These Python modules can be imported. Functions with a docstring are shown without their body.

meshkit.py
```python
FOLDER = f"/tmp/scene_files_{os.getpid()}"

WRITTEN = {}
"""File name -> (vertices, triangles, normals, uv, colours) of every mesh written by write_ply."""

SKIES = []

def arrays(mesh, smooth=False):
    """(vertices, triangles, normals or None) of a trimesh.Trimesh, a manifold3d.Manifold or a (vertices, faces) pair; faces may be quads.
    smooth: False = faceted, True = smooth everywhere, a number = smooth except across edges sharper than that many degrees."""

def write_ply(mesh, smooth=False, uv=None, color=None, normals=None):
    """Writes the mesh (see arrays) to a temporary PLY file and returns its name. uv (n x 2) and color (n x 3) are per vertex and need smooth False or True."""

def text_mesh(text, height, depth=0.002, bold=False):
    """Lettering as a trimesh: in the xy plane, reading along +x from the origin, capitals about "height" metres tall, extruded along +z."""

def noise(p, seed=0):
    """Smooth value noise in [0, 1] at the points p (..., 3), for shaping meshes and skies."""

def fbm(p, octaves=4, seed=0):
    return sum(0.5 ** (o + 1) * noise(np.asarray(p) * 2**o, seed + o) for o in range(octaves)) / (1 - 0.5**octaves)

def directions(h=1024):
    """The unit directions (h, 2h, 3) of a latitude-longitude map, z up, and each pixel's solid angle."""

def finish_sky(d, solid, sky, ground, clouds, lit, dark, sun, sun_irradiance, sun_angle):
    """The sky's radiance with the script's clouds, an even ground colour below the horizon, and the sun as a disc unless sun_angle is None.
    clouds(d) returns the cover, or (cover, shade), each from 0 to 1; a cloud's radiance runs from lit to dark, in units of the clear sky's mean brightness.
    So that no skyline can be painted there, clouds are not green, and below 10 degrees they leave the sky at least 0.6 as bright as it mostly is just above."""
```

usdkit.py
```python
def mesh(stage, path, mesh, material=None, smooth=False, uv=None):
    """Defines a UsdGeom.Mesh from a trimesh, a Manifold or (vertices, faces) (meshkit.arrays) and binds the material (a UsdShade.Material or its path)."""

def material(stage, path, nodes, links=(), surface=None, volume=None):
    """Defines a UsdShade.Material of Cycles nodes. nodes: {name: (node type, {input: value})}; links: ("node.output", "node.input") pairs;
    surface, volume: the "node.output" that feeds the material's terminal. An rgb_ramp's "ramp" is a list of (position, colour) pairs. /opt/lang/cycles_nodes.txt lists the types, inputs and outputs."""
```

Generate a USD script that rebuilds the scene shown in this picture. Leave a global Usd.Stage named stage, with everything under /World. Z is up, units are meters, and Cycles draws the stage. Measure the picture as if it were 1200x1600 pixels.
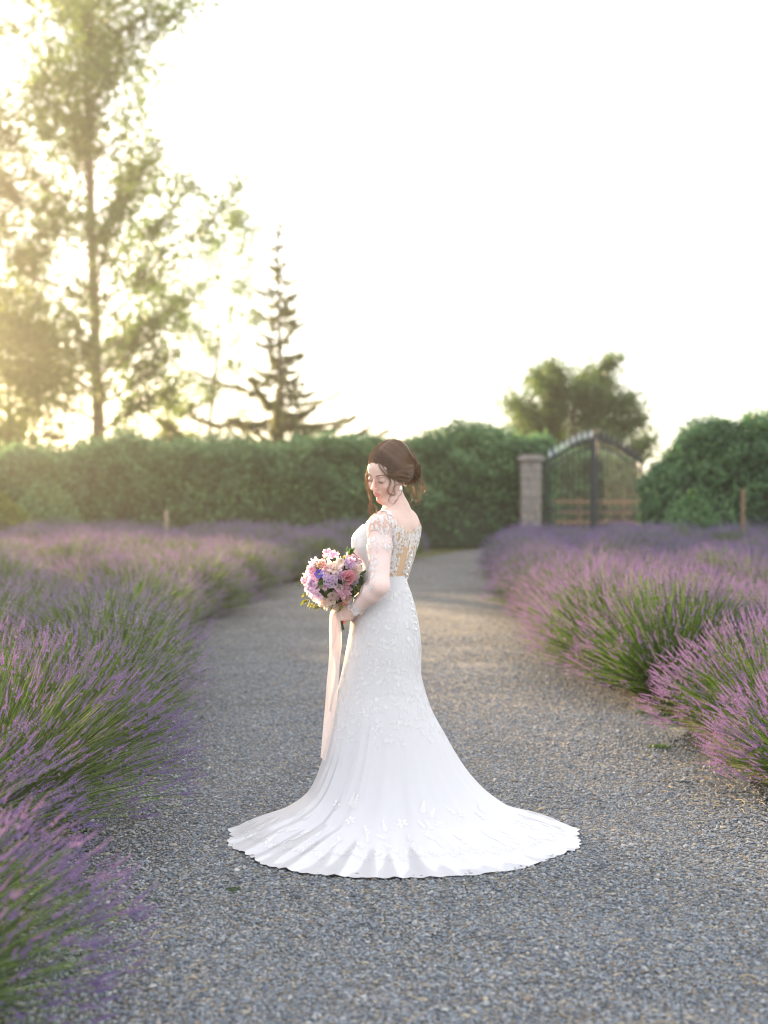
import math
import numpy as np
import usdkit
import meshkit
from pxr import Gf, Sdf, Usd, UsdGeom, UsdLux, UsdShade, Vt

stage = Usd.Stage.CreateInMemory()
UsdGeom.SetStageUpAxis(stage, 'Z')
UsdGeom.SetStageMetersPerUnit(stage, 1.0)
stage.DefinePrim('/World', 'Xform')
PI = math.pi

# ------------------------------------------------------------------ camera, sky, sun, exposure
CAM_Z, F_PX, PITCH = 1.5, 2313.0, math.atan(32 / 2313.0)      # picture of 1200 x 1600, horizon at y = 768
cam = UsdGeom.Camera.Define(stage, '/World/camera')
cam.AddTranslateOp().Set(Gf.Vec3d(0, 0, CAM_Z))
cam.AddRotateXOp().Set(90 - math.degrees(PITCH))
cam.CreateFocalLengthAttr(80.0)
cam.CreateHorizontalApertureAttr(80.0 * 1200 / F_PX)
cam.CreateVerticalApertureAttr(80.0 * 1600 / F_PX)
cam.CreateFStopAttr(2.8)
cam.CreateFocusDistanceAttr(6.45)
cam.CreateExposureAttr(2.18)

SUN_AZ, SUN_EL = math.radians(-29.0), math.radians(9.0)
SUN = np.array([math.sin(SUN_AZ) * math.cos(SUN_EL), math.cos(SUN_AZ) * math.cos(SUN_EL), math.sin(SUN_EL)])
sky_look = usdkit.material(stage, '/World/Looks/sky_look', {
    'sky': ('sky_texture', {'sky_type': 'single_scattering', 'sun_disc': False, 'sun_elevation': SUN_EL, 'sun_rotation': SUN_AZ,
                            'air_density': 1.0, 'aerosol_density': 0.6, 'ozone_density': 1.0}),
    # a thin, nearly even veil of high cloud over the whole sky
    'tc': ('texture_coordinate', {}), 'cl': ('noise_texture', {'scale': 1.6, 'detail': 3.0}), 'cr': ('rgb_ramp', {'ramp': [(0.3, (2.15, 2.16, 2.22)), (0.7, (2.42, 2.42, 2.45))]}),
    'mx': ('mix_color', {'blend_type': 'mix', 'fac': 0.82, 'use_clamp': False}),
    'bg': ('background_shader', {'strength': 0.15})},
    [('tc.generated', 'cl.vector'), ('cl.fac', 'cr.fac'), ('sky.color', 'mx.a'), ('cr.color', 'mx.b'), ('mx.result', 'bg.color')], surface='bg.background')
dome = UsdLux.DomeLight.Define(stage, '/World/sky')
UsdShade.MaterialBindingAPI.Apply(dome.GetPrim()).Bind(sky_look)
dome.GetPrim().SetCustomDataByKey('kind', 'structure')
sun = UsdLux.DistantLight.Define(stage, '/World/sun')
sun.CreateNormalizeAttr(True)
sun.CreateIntensityAttr(1.25)
sun.CreateAngleAttr(0.5)
sun.CreateColorAttr(Gf.Vec3f(1.0, 0.70, 0.38))
sun.AddTransformOp().Set(Gf.Matrix4d(Gf.Rotation(Gf.Vec3d(0, 0, 1), Gf.Vec3d(*SUN)), Gf.Vec3d(0, 0, 0)))

# ------------------------------------------------------------------ helpers
def ray(px, py):
    d = np.array([(px - 600) / F_PX, 1.0, -(py - 800) / F_PX])
    c, s = math.cos(PITCH), math.sin(PITCH)
    return np.array([d[0], d[1] * c + d[2] * s, -d[1] * s + d[2] * c])

def on_ground(px, py, z=0.0):
    d = ray(px, py)
    return np.array([0, 0, CAM_Z]) + d * ((z - CAM_Z) / d[2])

def at(px, py, dist):
    d = ray(px, py)
    return np.array([0, 0, CAM_Z]) + d * (dist / d[1])

used = {}
def path_of(name, parent=None):
    base = (str(parent.GetPath()) if parent is not None else '/World') + '/' + name
    n = used.get(base, -1) + 1
    used[base] = n
    return base if n == 0 else f'{base}_{n:03d}'

def tag(o, label=None, category=None, group=None, kind=None):
    p = o if isinstance(o, Usd.Prim) else o.GetPrim()
    for k, v in (('label', label), ('category', category), ('group', group), ('kind', kind)):
        if v:
            p.SetCustomDataByKey(k, v)
    return p

def thing(name, label=None, category=None, loc=(0, 0, 0), rz=0.0, scale=None, group=None):
    x = UsdGeom.Xform.Define(stage, path_of(name))
    x.AddTranslateOp().Set(Gf.Vec3d(*map(float, loc)))
    x.AddRotateZOp().Set(math.degrees(rz))
    if scale is not None:
        x.AddScaleOp().Set(Gf.Vec3f(*map(float, np.broadcast_to(scale, 3))))
    return tag(x, label, category, group)

def copy_of(source, name, label, category, loc, rz=0.0, scale=1.0, group=None):
    p = thing(name, label, category, loc, rz, scale, group)
    p.GetReferences().AddInternalReference(source.GetPath())
    p.SetInstanceable(True)
    return p

def obj(name, mesh, look, parent=None, smooth=False, tone=None, kind=None, label=None, color=None):
    m = usdkit.mesh(stage, path_of(name, parent), mesh, look, smooth)
    api = UsdGeom.PrimvarsAPI(m)
    if tone is not None:
        api.CreatePrimvar('tone', Sdf.ValueTypeNames.FloatArray, 'vertex').Set(Vt.FloatArray.FromNumpy(np.asarray(tone, np.float32)))
    if color is not None:
        api.CreatePrimvar('tint', Sdf.ValueTypeNames.Float3Array, 'vertex').Set(Vt.Vec3fArray.FromNumpy(np.asarray(color, np.float32)))
    return tag(m, label, kind=kind)

class Mesh:
    def __init__(self):
        self.v, self.f, self.t, self.n = [], [], [], 0
    def add(self, v, f, tone=0.5):
        v, f = np.asarray(v, float), np.asarray(f, int)
        if f.shape[1] == 4:
            f = np.vstack([f[:, [0, 1, 2]], f[:, [0, 2, 3]]])
        self.v.append(v); self.f.append(f + self.n); self.t.append(np.broadcast_to(tone, (len(v),)).astype(float)); self.n += len(v)
        return self
    def get(self):
        return np.vstack(self.v), np.vstack(self.f)
    def tone(self):
        return np.concatenate(self.t)
    def build(self, name, look, parent=None, smooth=False, kind=None, label=None):
        return obj(name, self.get(), look, parent, smooth, None if smooth not in (False, True) else self.tone(), kind, label)

def unit(a):
    return a / (np.linalg.norm(a, axis=-1, keepdims=True) + 1e-12)

def frames(t):
    """Two unit vectors across each direction t (..., 3)."""
    ref = np.where(np.abs(t[..., 2:3]) < 0.95, np.array([0, 0, 1.0]), np.array([1.0, 0, 0]))
    a = unit(np.cross(t, ref))
    return a, np.cross(t, a)

def tubes(P, R, sides=3):
    """Many polylines P (n, k, 3) with radii R (n, k) as tubes: vertices, triangles."""
    P = np.asarray(P, float)
    n, k = P.shape[:2]
    R = np.broadcast_to(R, (n, k))
    t = unit(np.gradient(P, axis=1))
    a, b = frames(t)
    for j in range(1, k):                                      # keep the frame from twisting
        a[:, j] = unit(a[:, j - 1] - t[:, j] * (a[:, j - 1] * t[:, j]).sum(-1, keepdims=True))
        b[:, j] = np.cross(t[:, j], a[:, j])
    ang = np.arange(sides) * 2 * PI / sides
    v = P[:, :, None] + R[:, :, None, None] * (np.cos(ang)[:, None] * a[:, :, None] + np.sin(ang)[:, None] * b[:, :, None])
    i, j, s = np.meshgrid(np.arange(n), np.arange(k - 1), np.arange(sides), indexing='ij')
    q = lambda jj, ss: (i * k + jj) * sides + ss % sides
    f = np.stack([q(j, s), q(j, s + 1), q(j + 1, s + 1), q(j + 1, s)], -1).reshape(-1, 4)
    return v.reshape(-1, 3), np.vstack([f[:, [0, 1, 2]], f[:, [0, 2, 3]]])

def capped_tube(P, R, sides=8):
    P = np.asarray(P, float)[None]
    k = P.shape[1]
    v, f = tubes(P, np.broadcast_to(R, (1, k)), sides)
    v = np.vstack([v, P[0, 0], P[0, -1]])
    n = len(v)
    s = np.arange(sides)
    f = np.vstack([f, np.stack([s * 0 + n - 2, (s + 1) % sides, s], 1), np.stack([s * 0 + n - 1, (k - 1) * sides + s, (k - 1) * sides + (s + 1) % sides], 1)])
    return v, f

def box(cx, cy, cz, sx, sy, sz, bevel=0.0):
    import manifold3d as m3
    b = max(bevel, 1e-4)
    pts = np.array([[x, y, z] for x in (-1, 1) for y in (-1, 1) for z in (-1, 1)], float)
    h = np.array([sx, sy, sz]) / 2
    allp = np.vstack([pts * (h - np.array(c) * b) for c in ((0, 1, 1), (1, 0, 1), (1, 1, 0))])
    m = m3.Manifold.hull_points(allp).to_mesh()
    return m.vert_properties[:, :3] + np.array([cx, cy, cz]), m.tri_verts.astype(int)

def leaves(points, normals, length, width, rng, spread=0.8, droop=0.0, fold=0.25):
    """A bent leaf (4 triangles) at each point: long axis random, face turned roughly along the normal."""
    n = len(points)
    nn = unit(normals + rng.normal(0, spread, (n, 3)))
    a = rng.normal(0, 1, (n, 3)) - np.array([0, 0, droop])
    a = unit(a - nn * (a * nn).sum(-1, keepdims=True))
    b = np.cross(nn, a)
    L = np.broadcast_to(length, (n,))[:, None] * rng.uniform(0.7, 1.25, (n, 1))
    W = np.broadcast_to(width, (n,))[:, None] * rng.uniform(0.75, 1.2, (n, 1)) / 2
    p0, p1 = points, points + a * L
    m = points + a * L * 0.45
    v = np.stack([p0, m + b * W + nn * W * fold, m - nn * L * 0.05, m - b * W + nn * W * fold, p1], 1).reshape(-1, 3)
    i = np.arange(n)[:, None] * 5
    f = np.stack([i + [0, 2, 1], i + [0, 3, 2], i + [1, 2, 4], i + [2, 3, 4]], 1).reshape(-1, 3)
    return v, f

def ramp_look(name, stops, roughness=0.6, translucent=0.0, noise=0.0, noise_scale=30.0, specular=0.5, trans_color=None, bump=0.0):
    """Colour from the mesh's 'tone' primvar through a ramp, a little noise, and light passing through if translucent."""
    nodes = {'t': ('attribute', {'attribute': 'tone'}), 'r': ('rgb_ramp', {'ramp': stops}),
             'p': ('principled_bsdf', {'roughness': roughness, 'specular_ior_level': specular})}
    links = [('t.fac', 'r.fac')]
    c = 'r.color'
    if noise or bump:
        nodes['g'] = ('geometry', {})
        nodes['n'] = ('noise_texture', {'scale': noise_scale, 'detail': 3.0})
        links += [('g.position', 'n.vector')]
    if noise:
        nodes['nm'] = ('map_range', {'from_min': 0.3, 'from_max': 0.7, 'to_min': 1 - noise, 'to_max': 1 + noise})
        nodes['h'] = ('hsv', {})
        links += [('n.fac', 'nm.value'), ('nm.result', 'h.value'), (c, 'h.color')]
        c = 'h.color'
    if bump:
        nodes['b'] = ('bump', {'strength': 0.6, 'distance': bump})
        links += [('n.fac', 'b.height'), ('b.normal', 'p.normal')]
    links.append((c, 'p.base_color'))
    out = 'p.BSDF'
    if translucent:
        nodes['tr'] = ('translucent_bsdf', {'color': trans_color or (0.3, 0.3, 0.1)})
        nodes['mx'] = ('mix_closure', {'fac': translucent})
        links += [('p.BSDF', 'mx.closure1'), ('tr.BSDF', 'mx.closure2')]
        if trans_color is None:
            nodes['gm'] = ('hsv', {'saturation': 1.15, 'value': 1.8})
            links += [(c, 'gm.color'), ('gm.color', 'tr.color')]
        out = 'mx.closure'
    return usdkit.material(stage, f'/World/Looks/{name}', nodes, links, surface=out)

def plain_look(name, color, roughness=0.6, noise=0.25, noise_scale=20.0, bump=0.0, metallic=0.0, specular=0.5):
    nodes = {'g': ('geometry', {}), 'n': ('noise_texture', {'scale': noise_scale, 'detail': 5.0, 'roughness': 0.6}),
             'nm': ('map_range', {'from_min': 0.3, 'from_max': 0.7, 'to_min': 1 - noise, 'to_max': 1 + noise}),
             'h': ('hsv', {'color': color}), 'p': ('principled_bsdf', {'roughness': roughness, 'metallic': metallic, 'specular_ior_level': specular})}
    links = [('g.position', 'n.vector'), ('n.fac', 'nm.value'), ('nm.result', 'h.value'), ('h.color', 'p.base_color')]
    if bump:
        nodes['b'] = ('bump', {'strength': 0.7, 'distance': bump})
        links += [('n.fac', 'b.height'), ('b.normal', 'p.normal')]
    return usdkit.material(stage, f'/World/Looks/{name}', nodes, links, surface='p.BSDF')

# ------------------------------------------------------------------ ground, path, gravel
# edges of the gravel path, from the nearest to the farthest: (distance, left x, right x)
EDGE = np.array([[-3, -1.15, 2.0], [3.5, -1.15, 1.95], [5.5, -1.12, 1.85], [7.3, -1.22, 1.68], [8.4, -1.3, 1.6], [10.5, -1.55, 1.6], [12.3, -1.75, 1.5], [15, -1.98, 1.5],
                 [19, -1.85, 1.62], [23.5, -1.5, 1.85], [28, -0.6, 2.1], [32, 0.5, 2.5], [35, 1.4, 3.3], [37.5, 2.2, 5.0], [40, 3.2, 6.9], [46, 4.0, 8.0], [60, 4.0, 9.0]])
left_edge = lambda y: np.interp(y, EDGE[:, 0], EDGE[:, 1])
right_edge = lambda y: np.interp(y, EDGE[:, 0], EDGE[:, 2])

def swell(x, y):
    """Gentle unevenness of the ground, a few centimetres, none far away."""
    p = np.stack([np.asarray(x) * 0.6, np.asarray(y) * 0.6, np.zeros_like(np.asarray(x, float))], -1)
    return (meshkit.fbm(p, 3, 5) - 0.5) * 0.05

ground_look = usdkit.material(stage, '/World/Looks/ground_look', {
    'g': ('geometry', {}), 'n': ('noise_texture', {'scale': 0.35, 'detail': 6.0, 'roughness': 0.65}), 'n2': ('noise_texture', {'scale': 22.0, 'detail': 6.0, 'roughness': 0.7}),
    'r': ('rgb_ramp', {'ramp': [(0.35, (0.16, 0.115, 0.075)), (0.5, (0.13, 0.12, 0.06)), (0.65, (0.10, 0.12, 0.04))]}),
    'm': ('mix_color', {'blend_type': 'multiply', 'fac': 0.7}), 'b': ('bump', {'strength': 0.8, 'distance': 0.03}), 'p': ('principled_bsdf', {'roughness': 0.95, 'specular_ior_level': 0.2}),
    'r2': ('rgb_ramp', {'ramp': [(0.3, (0.5, 0.5, 0.5)), (0.7, (1.2, 1.15, 1.1))]})},
    [('g.position', 'n.vector'), ('g.position', 'n2.vector'), ('n.fac', 'r.fac'), ('n2.fac', 'r2.fac'), ('r.color', 'm.a'), ('r2.color', 'm.b'), ('m.result', 'p.base_color'), ('n2.fac', 'b.height'), ('b.normal', 'p.normal')], surface='p.BSDF')
gx = np.concatenate([np.linspace(-90, -8, 24), np.linspace(-7, 9, 54), np.linspace(11, 90, 24)])
gy = np.concatenate([np.linspace(-10, 1.5, 8), np.linspace(2, 42, 110), np.linspace(44, 120, 24)])
# beyond these the flat field runs on to the horizon
gx = np.concatenate([[-1500, -600, -200], gx, [200, 600, 1500]])
gy = np.concatenate([[-60], gy, [200, 500, 1200, 2500]])
GX, GY = np.meshgrid(gx, gy, indexing='ij')
def grid_faces(a, b):
    i, j = np.meshgrid(np.arange(a - 1), np.arange(b - 1), indexing='ij')
    q = i * b + j
    return np.stack([q, q + b, q + b + 1, q + 1], -1).reshape(-1, 4)
fade = np.clip((70 - GY) / 20, 0, 1) * np.clip((20 - np.abs(GX)) / 8, 0, 1)
tag(obj('ground', (np.stack([GX, GY, (swell(GX, GY) - 0.025) * fade - 0.03], -1).reshape(-1, 3), grid_faces(len(gx), len(gy))), ground_look, smooth=True), kind='structure')

path_look = usdkit.material(stage, '/World/Looks/path_look', {
    'g': ('geometry', {}), 'v': ('voronoi_texture', {'scale': 62.0, 'randomness': 1.0}), 'n': ('noise_texture', {'scale': 1.1, 'detail': 4.0}), 'w': ('noise_texture', {'scale': 40.0, 'detail': 2.0}),
    's': ('separate_color', {}), 'r': ('rgb_ramp', {'ramp': [(0.0, (0.09, 0.10, 0.115)), (0.3, (0.17, 0.18, 0.19)), (0.6, (0.27, 0.265, 0.25)), (0.82, (0.36, 0.31, 0.24)), (1.0, (0.5, 0.48, 0.45))]}),
    'r2': ('rgb_ramp', {'ramp': [(0.3, (1.0, 0.99, 0.98)), (0.7, (1.34, 1.35, 1.38))]}), 'm': ('mix_color', {'blend_type': 'multiply', 'fac': 1.0}), 'dm': ('map_range', {'from_min': 0.0, 'from_max': 0.7, 'to_min': 1.0, 'to_max': 0.25}),
    'm2': ('mix_color', {'blend_type': 'multiply', 'fac': 0.8}), 'b': ('bump', {'strength': 1.0, 'distance': 0.012, 'invert': True}), 'p': ('principled_bsdf', {'roughness': 0.85, 'specular_ior_level': 0.3})},
    [('g.position', 'v.vector'), ('g.position', 'n.vector'), ('v.color', 's.color'), ('s.r', 'r.fac'), ('n.fac', 'r2.fac'), ('r.color', 'm.a'), ('r2.color', 'm.b'), ('v.distance', 'dm.value'), ('m.result', 'm2.a'), ('dm.result', 'm2.b'),
     ('m2.result', 'p.base_color'), ('v.distance', 'b.height'), ('b.normal', 'p.normal')], surface='p.BSDF')
py_ = np.concatenate([np.linspace(-3, 12, 60), np.linspace(12.5, 60, 80)])
u_ = np.linspace(0, 1, 26)
PY, PU = np.meshgrid(py_, u_, indexing='ij')
ragged = (meshkit.fbm(np.stack([PY * 1.7, PU * 3, PY * 0], -1), 3, 9) - 0.5) * 0.35
PX = left_edge(PY) - 0.25 + (right_edge(PY) - left_edge(PY) + 0.5) * PU + ragged * np.abs(2 * PU - 1) ** 3
PZ = swell(PX, PY) * np.clip((60 - PY) / 20, 0, 1) + 0.004 - 0.022 * np.abs(2 * PU - 1) ** 8
tag(obj('path', (np.stack([PX, PY, PZ], -1).reshape(-1, 3), grid_faces(len(py_), len(u_))[:, ::-1]), path_look, smooth=True), kind='structure')

stone_colors = [(0.10, 0.115, 0.135), (0.15, 0.165, 0.185), (0.19, 0.20, 0.215), (0.24, 0.25, 0.255), (0.30, 0.295, 0.285), (0.34, 0.29, 0.22), (0.42, 0.40, 0.37), (0.20, 0.155, 0.115)]
stone_share = [0.14, 0.21, 0.24, 0.17, 0.07, 0.075, 0.012, 0.083]
rng = np.random.default_rng(11)
import trimesh
gravel = UsdGeom.PointInstancer.Define(stage, '/World/gravel')
tag(gravel, 'blue grey crushed gravel chips covering the path between the lavender', 'gravel', kind='stuff')
stones = []
for i, c in enumerate(stone_colors):
    look = plain_look(f'stone_look_{"abcdefgh"[i]}', tuple(np.array(c) * np.array([0.94, 0.97, 1.02])), 0.75, 0.3, 130.0)
    s = trimesh.creation.icosphere(1, 0.5)
    v = s.vertices * (1 + 0.45 * (rng.random((len(s.vertices), 1)) - 0.5)) * [1.0, 0.72, 0.45]
    p = usdkit.mesh(stage, f'/World/gravel/stone{"" if i == 0 else "_%03d" % i}', (v, s.faces), look)
    stones.append(p.GetPath())
gravel.CreatePrototypesRel().SetTargets(stones)
P = []
for y0, y1, per in ((3.6, 5.2, 9500), (5.2, 7.5, 7600), (7.5, 10, 5600), (10, 13, 3600), (13, 18, 2600)):
    n = int((y1 - y0) * 4.1 * per)
    y = rng.uniform(y0, y1, n); x = rng.uniform(-1.9, 2.2, n)
    thin = rng.random(n) < np.clip((18 - y) / 6, 0, 1)
    y, x = y[thin], x[thin]; n = len(y)
    lo, hi = left_edge(y), right_edge(y)
    out = np.maximum(lo - x, x - hi)
    P.append(np.stack([x, y], 1)[rng.random(n) < np.clip(1 - (out + 0.1) / 0.55, 0, 1)])
P = np.vstack(P)
n = len(P)
size = rng.lognormal(math.log(0.0095), 0.36, n)
z = swell(P[:, 0], P[:, 1]) + 0.004 + size * 0.12 - 0.012 * np.clip(np.maximum(left_edge(P[:, 1]) - P[:, 0], P[:, 0] - right_edge(P[:, 1])) / 0.3, 0, 1)
gravel.CreatePositionsAttr(Vt.Vec3fArray.FromNumpy(np.stack([P[:, 0], P[:, 1], z], 1).astype(np.float32)))
gravel.CreateScalesAttr(Vt.Vec3fArray.FromNumpy((size[:, None] * rng.uniform(0.8, 1.25, (n, 3))).astype(np.float32)))
yaw, tilt, dirn = rng.uniform(0, PI, n), np.abs(rng.normal(0, 0.35, n)), rng.uniform(0, 2 * PI, n)
qz = np.stack([np.cos(yaw / 2), 0 * yaw, 0 * yaw, np.sin(yaw / 2)], 1)
qt = np.stack([np.cos(tilt / 2), np.sin(tilt / 2) * np.cos(dirn), np.sin(tilt / 2) * np.sin(dirn), 0 * tilt], 1)
w0, x0, y0, z0 = qt.T; w1, x1, y1, z1 = qz.T
q = np.stack([w0 * w1 - x0 * x1 - y0 * y1 - z0 * z1, w0 * x1 + x0 * w1 + y0 * z1 - z0 * y1, w0 * y1 - x0 * z1 + y0 * w1 + z0 * x1, w0 * z1 + x0 * y1 - y0 * x1 + z0 * w1], 1)
gravel.CreateOrientationsAttr(Vt.QuathArray.FromNumpy(np.stack([q[:, 1], q[:, 2], q[:, 3], q[:, 0]], 1).astype(np.float16)))
gravel.CreateProtoIndicesAttr(Vt.IntArray.FromNumpy(rng.choice(len(stones), n, p=np.array(stone_share) / sum(stone_share)).astype(np.int32)))
print('stones', n)
# ------------------------------------------------------------------ lavender
lavender_look = ramp_look('lavender_flower_look', [(0.0, (0.112, 0.099, 0.217)), (0.35, (0.232, 0.203, 0.398)), (0.7, (0.367, 0.307, 0.540)), (1.0, (0.690, 0.570, 0.780))], 0.7, 0.5, specular=0.2, trans_color=(0.60, 0.44, 0.64))
pale_look = ramp_look('pale_lavender_look', [(0.0, (0.25, 0.19, 0.32)), (0.5, (0.45, 0.36, 0.50)), (1.0, (0.66, 0.56, 0.66))], 0.7, 0.4, specular=0.2)
stem_look = ramp_look('lavender_stem_look', [(0.0, (0.065, 0.101, 0.043)), (0.5, (0.158, 0.238, 0.079)), (1.0, (0.317, 0.389, 0.137))], 0.6, 0.5, specular=0.2)
needle_look = ramp_look('lavender_leaf_look', [(0.0, (0.035, 0.055, 0.035)), (1.0, (0.12, 0.16, 0.09))], 0.7, 0.3, specular=0.2)

def spike_mesh(p, d, length, rng, fine):
    """Flower spikes at points p (n, 3) along directions d: whorls of small pointed florets. Returns v (n, k, 3), f (k', 3) per spike and tone (n, k)."""
    n = len(p)
    whorls, per = (8, 6) if fine else (6, 5)
    a, b = frames(d)
    vs, ts, f, c = [], [], [], 0
    for w in range(whorls):
        u = w / (whorls - 1)
        u0 = u if w else -0.28 * (rng.random(n) < 0.6)         # most spikes carry a whorl a little below the rest
        centre = p + d * (length * u0 if np.ndim(u0) else length * u0)[:, None] if np.ndim(u0) else p + d * (length * u0)[:, None]
        r = (0.0036 * (1 - 0.55 * u) + 0.0012) * (length / 0.07)
        size = (0.0078 * (1 - 0.5 * u)) * (length / 0.07)
        for k in range(per):
            ang = k * 2 * PI / per + w * 0.9 + rng.uniform(-0.3, 0.3, n)
            o = np.cos(ang)[:, None] * a + np.sin(ang)[:, None] * b
            t = np.cross(d, o)
            s = size[:, None] * rng.uniform(0.7, 1.3, (n, 1))
            base = centre + o * (r * 0.4)[:, None]
            tip = base + o * s * rng.uniform(0.35, 0.75, (n, 1)) + d * s * 0.95
            vs += [base - d * s * 0.35, base + t * s * 0.36 + d * s * 0.3 + o * s * 0.25, base - t * s * 0.36 + d * s * 0.3 + o * s * 0.25, tip]
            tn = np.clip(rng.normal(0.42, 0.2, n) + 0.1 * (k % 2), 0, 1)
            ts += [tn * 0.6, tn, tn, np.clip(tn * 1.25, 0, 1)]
            f += [[c, c + 1, c + 2], [c + 1, c + 3, c + 2], [c, c + 3, c + 1], [c, c + 2, c + 3]]
            c += 4
    return np.stack(vs, 1), np.array(f), np.stack(ts, 1)

def bush(seed, n, R, H, fine):
    """Stems, leaves and spikes of one lavender mound, centred on the origin."""
    rng = np.random.default_rng(seed)
    phi = rng.uniform(0, 2 * PI, n)
    cos_t = 1 - rng.random(n) ** 0.9 * 0.93
    sin_t = np.sqrt(1 - cos_t ** 2)
    lump = 0.86 + 0.3 * meshkit.fbm(np.stack([np.cos(phi) * 1.6 * sin_t, np.sin(phi) * 1.6 * sin_t, cos_t * 1.6 + seed], -1), 2, seed)
    reach = lump * np.where(rng.random(n) < 0.8, rng.uniform(0.92, 1.12, n), rng.uniform(0.65, 0.95, n))
    tip = np.stack([R * sin_t * np.cos(phi) * reach, R * sin_t * np.sin(phi) * reach, np.maximum(0.05, H * (0.10 + 0.90 * cos_t ** 0.8) * reach)], 1)
    base = tip * [0.22, 0.22, 0] + rng.normal(0, 0.035, (n, 3)) * [1, 1, 0] + [0, 0, 0.02]
    mid = tip * [0.5, 0.5, 0.55] + rng.normal(0, 0.04, (n, 3)) * [1, 1, 0.5] + np.array([0, 0, 1]) * (0.06 * sin_t)[:, None] * H
    u = np.linspace(0, 1, 5)[None, :, None]
    C = base[:, None] * (1 - u) ** 2 + mid[:, None] * 2 * u * (1 - u) + tip[:, None] * u ** 2
    stem = Mesh()
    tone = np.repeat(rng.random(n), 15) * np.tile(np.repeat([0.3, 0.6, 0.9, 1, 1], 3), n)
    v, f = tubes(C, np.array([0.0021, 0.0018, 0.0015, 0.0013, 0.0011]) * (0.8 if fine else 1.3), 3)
    stem.add(v, f, tone)
    d = unit(unit(tip - mid) + rng.normal(0, 0.13, (n, 3)) + [0, 0, 0.2])
    sv, sf, st = spike_mesh(tip, d, rng.uniform(0.042, 0.085, n), rng, fine)
    # narrow grey green leaves low on the stems
    m = n * 2
    k = rng.integers(0, n, m)
    w = rng.random(m)[:, None] ** 0.8 * 0.62
    lp = base[k] * (1 - w) ** 2 + mid[k] * 2 * w * (1 - w) + tip[k] * w ** 2
    lv, lf = leaves(lp, rng.normal(0, 1, (m, 3)), 0.06, 0.0065, rng, 0.6, -0.6)
    leaf = Mesh().add(lv, lf, np.repeat(rng.random(m), 5))
    return stem, leaf, (sv, sf, st)

def joined(sv, sf, st, keep):
    v, t = sv[keep], st[keep]
    f = (sf[None] + (np.arange(len(v)) * sv.shape[1])[:, None, None]).reshape(-1, 3)
    return Mesh().add(v.reshape(-1, 3), f, t.ravel())

def fill_bush(parent, made, single=None, look=None):
    stem, leaf, (sv, sf, st) = made
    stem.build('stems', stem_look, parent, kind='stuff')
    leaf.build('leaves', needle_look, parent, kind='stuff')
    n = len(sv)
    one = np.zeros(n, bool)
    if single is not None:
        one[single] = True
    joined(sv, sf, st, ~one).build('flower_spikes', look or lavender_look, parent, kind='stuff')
    for i in np.nonzero(one)[0]:
        obj('flower_spike', (sv[i], sf), look or lavender_look, parent, tone=st[i])

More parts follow.
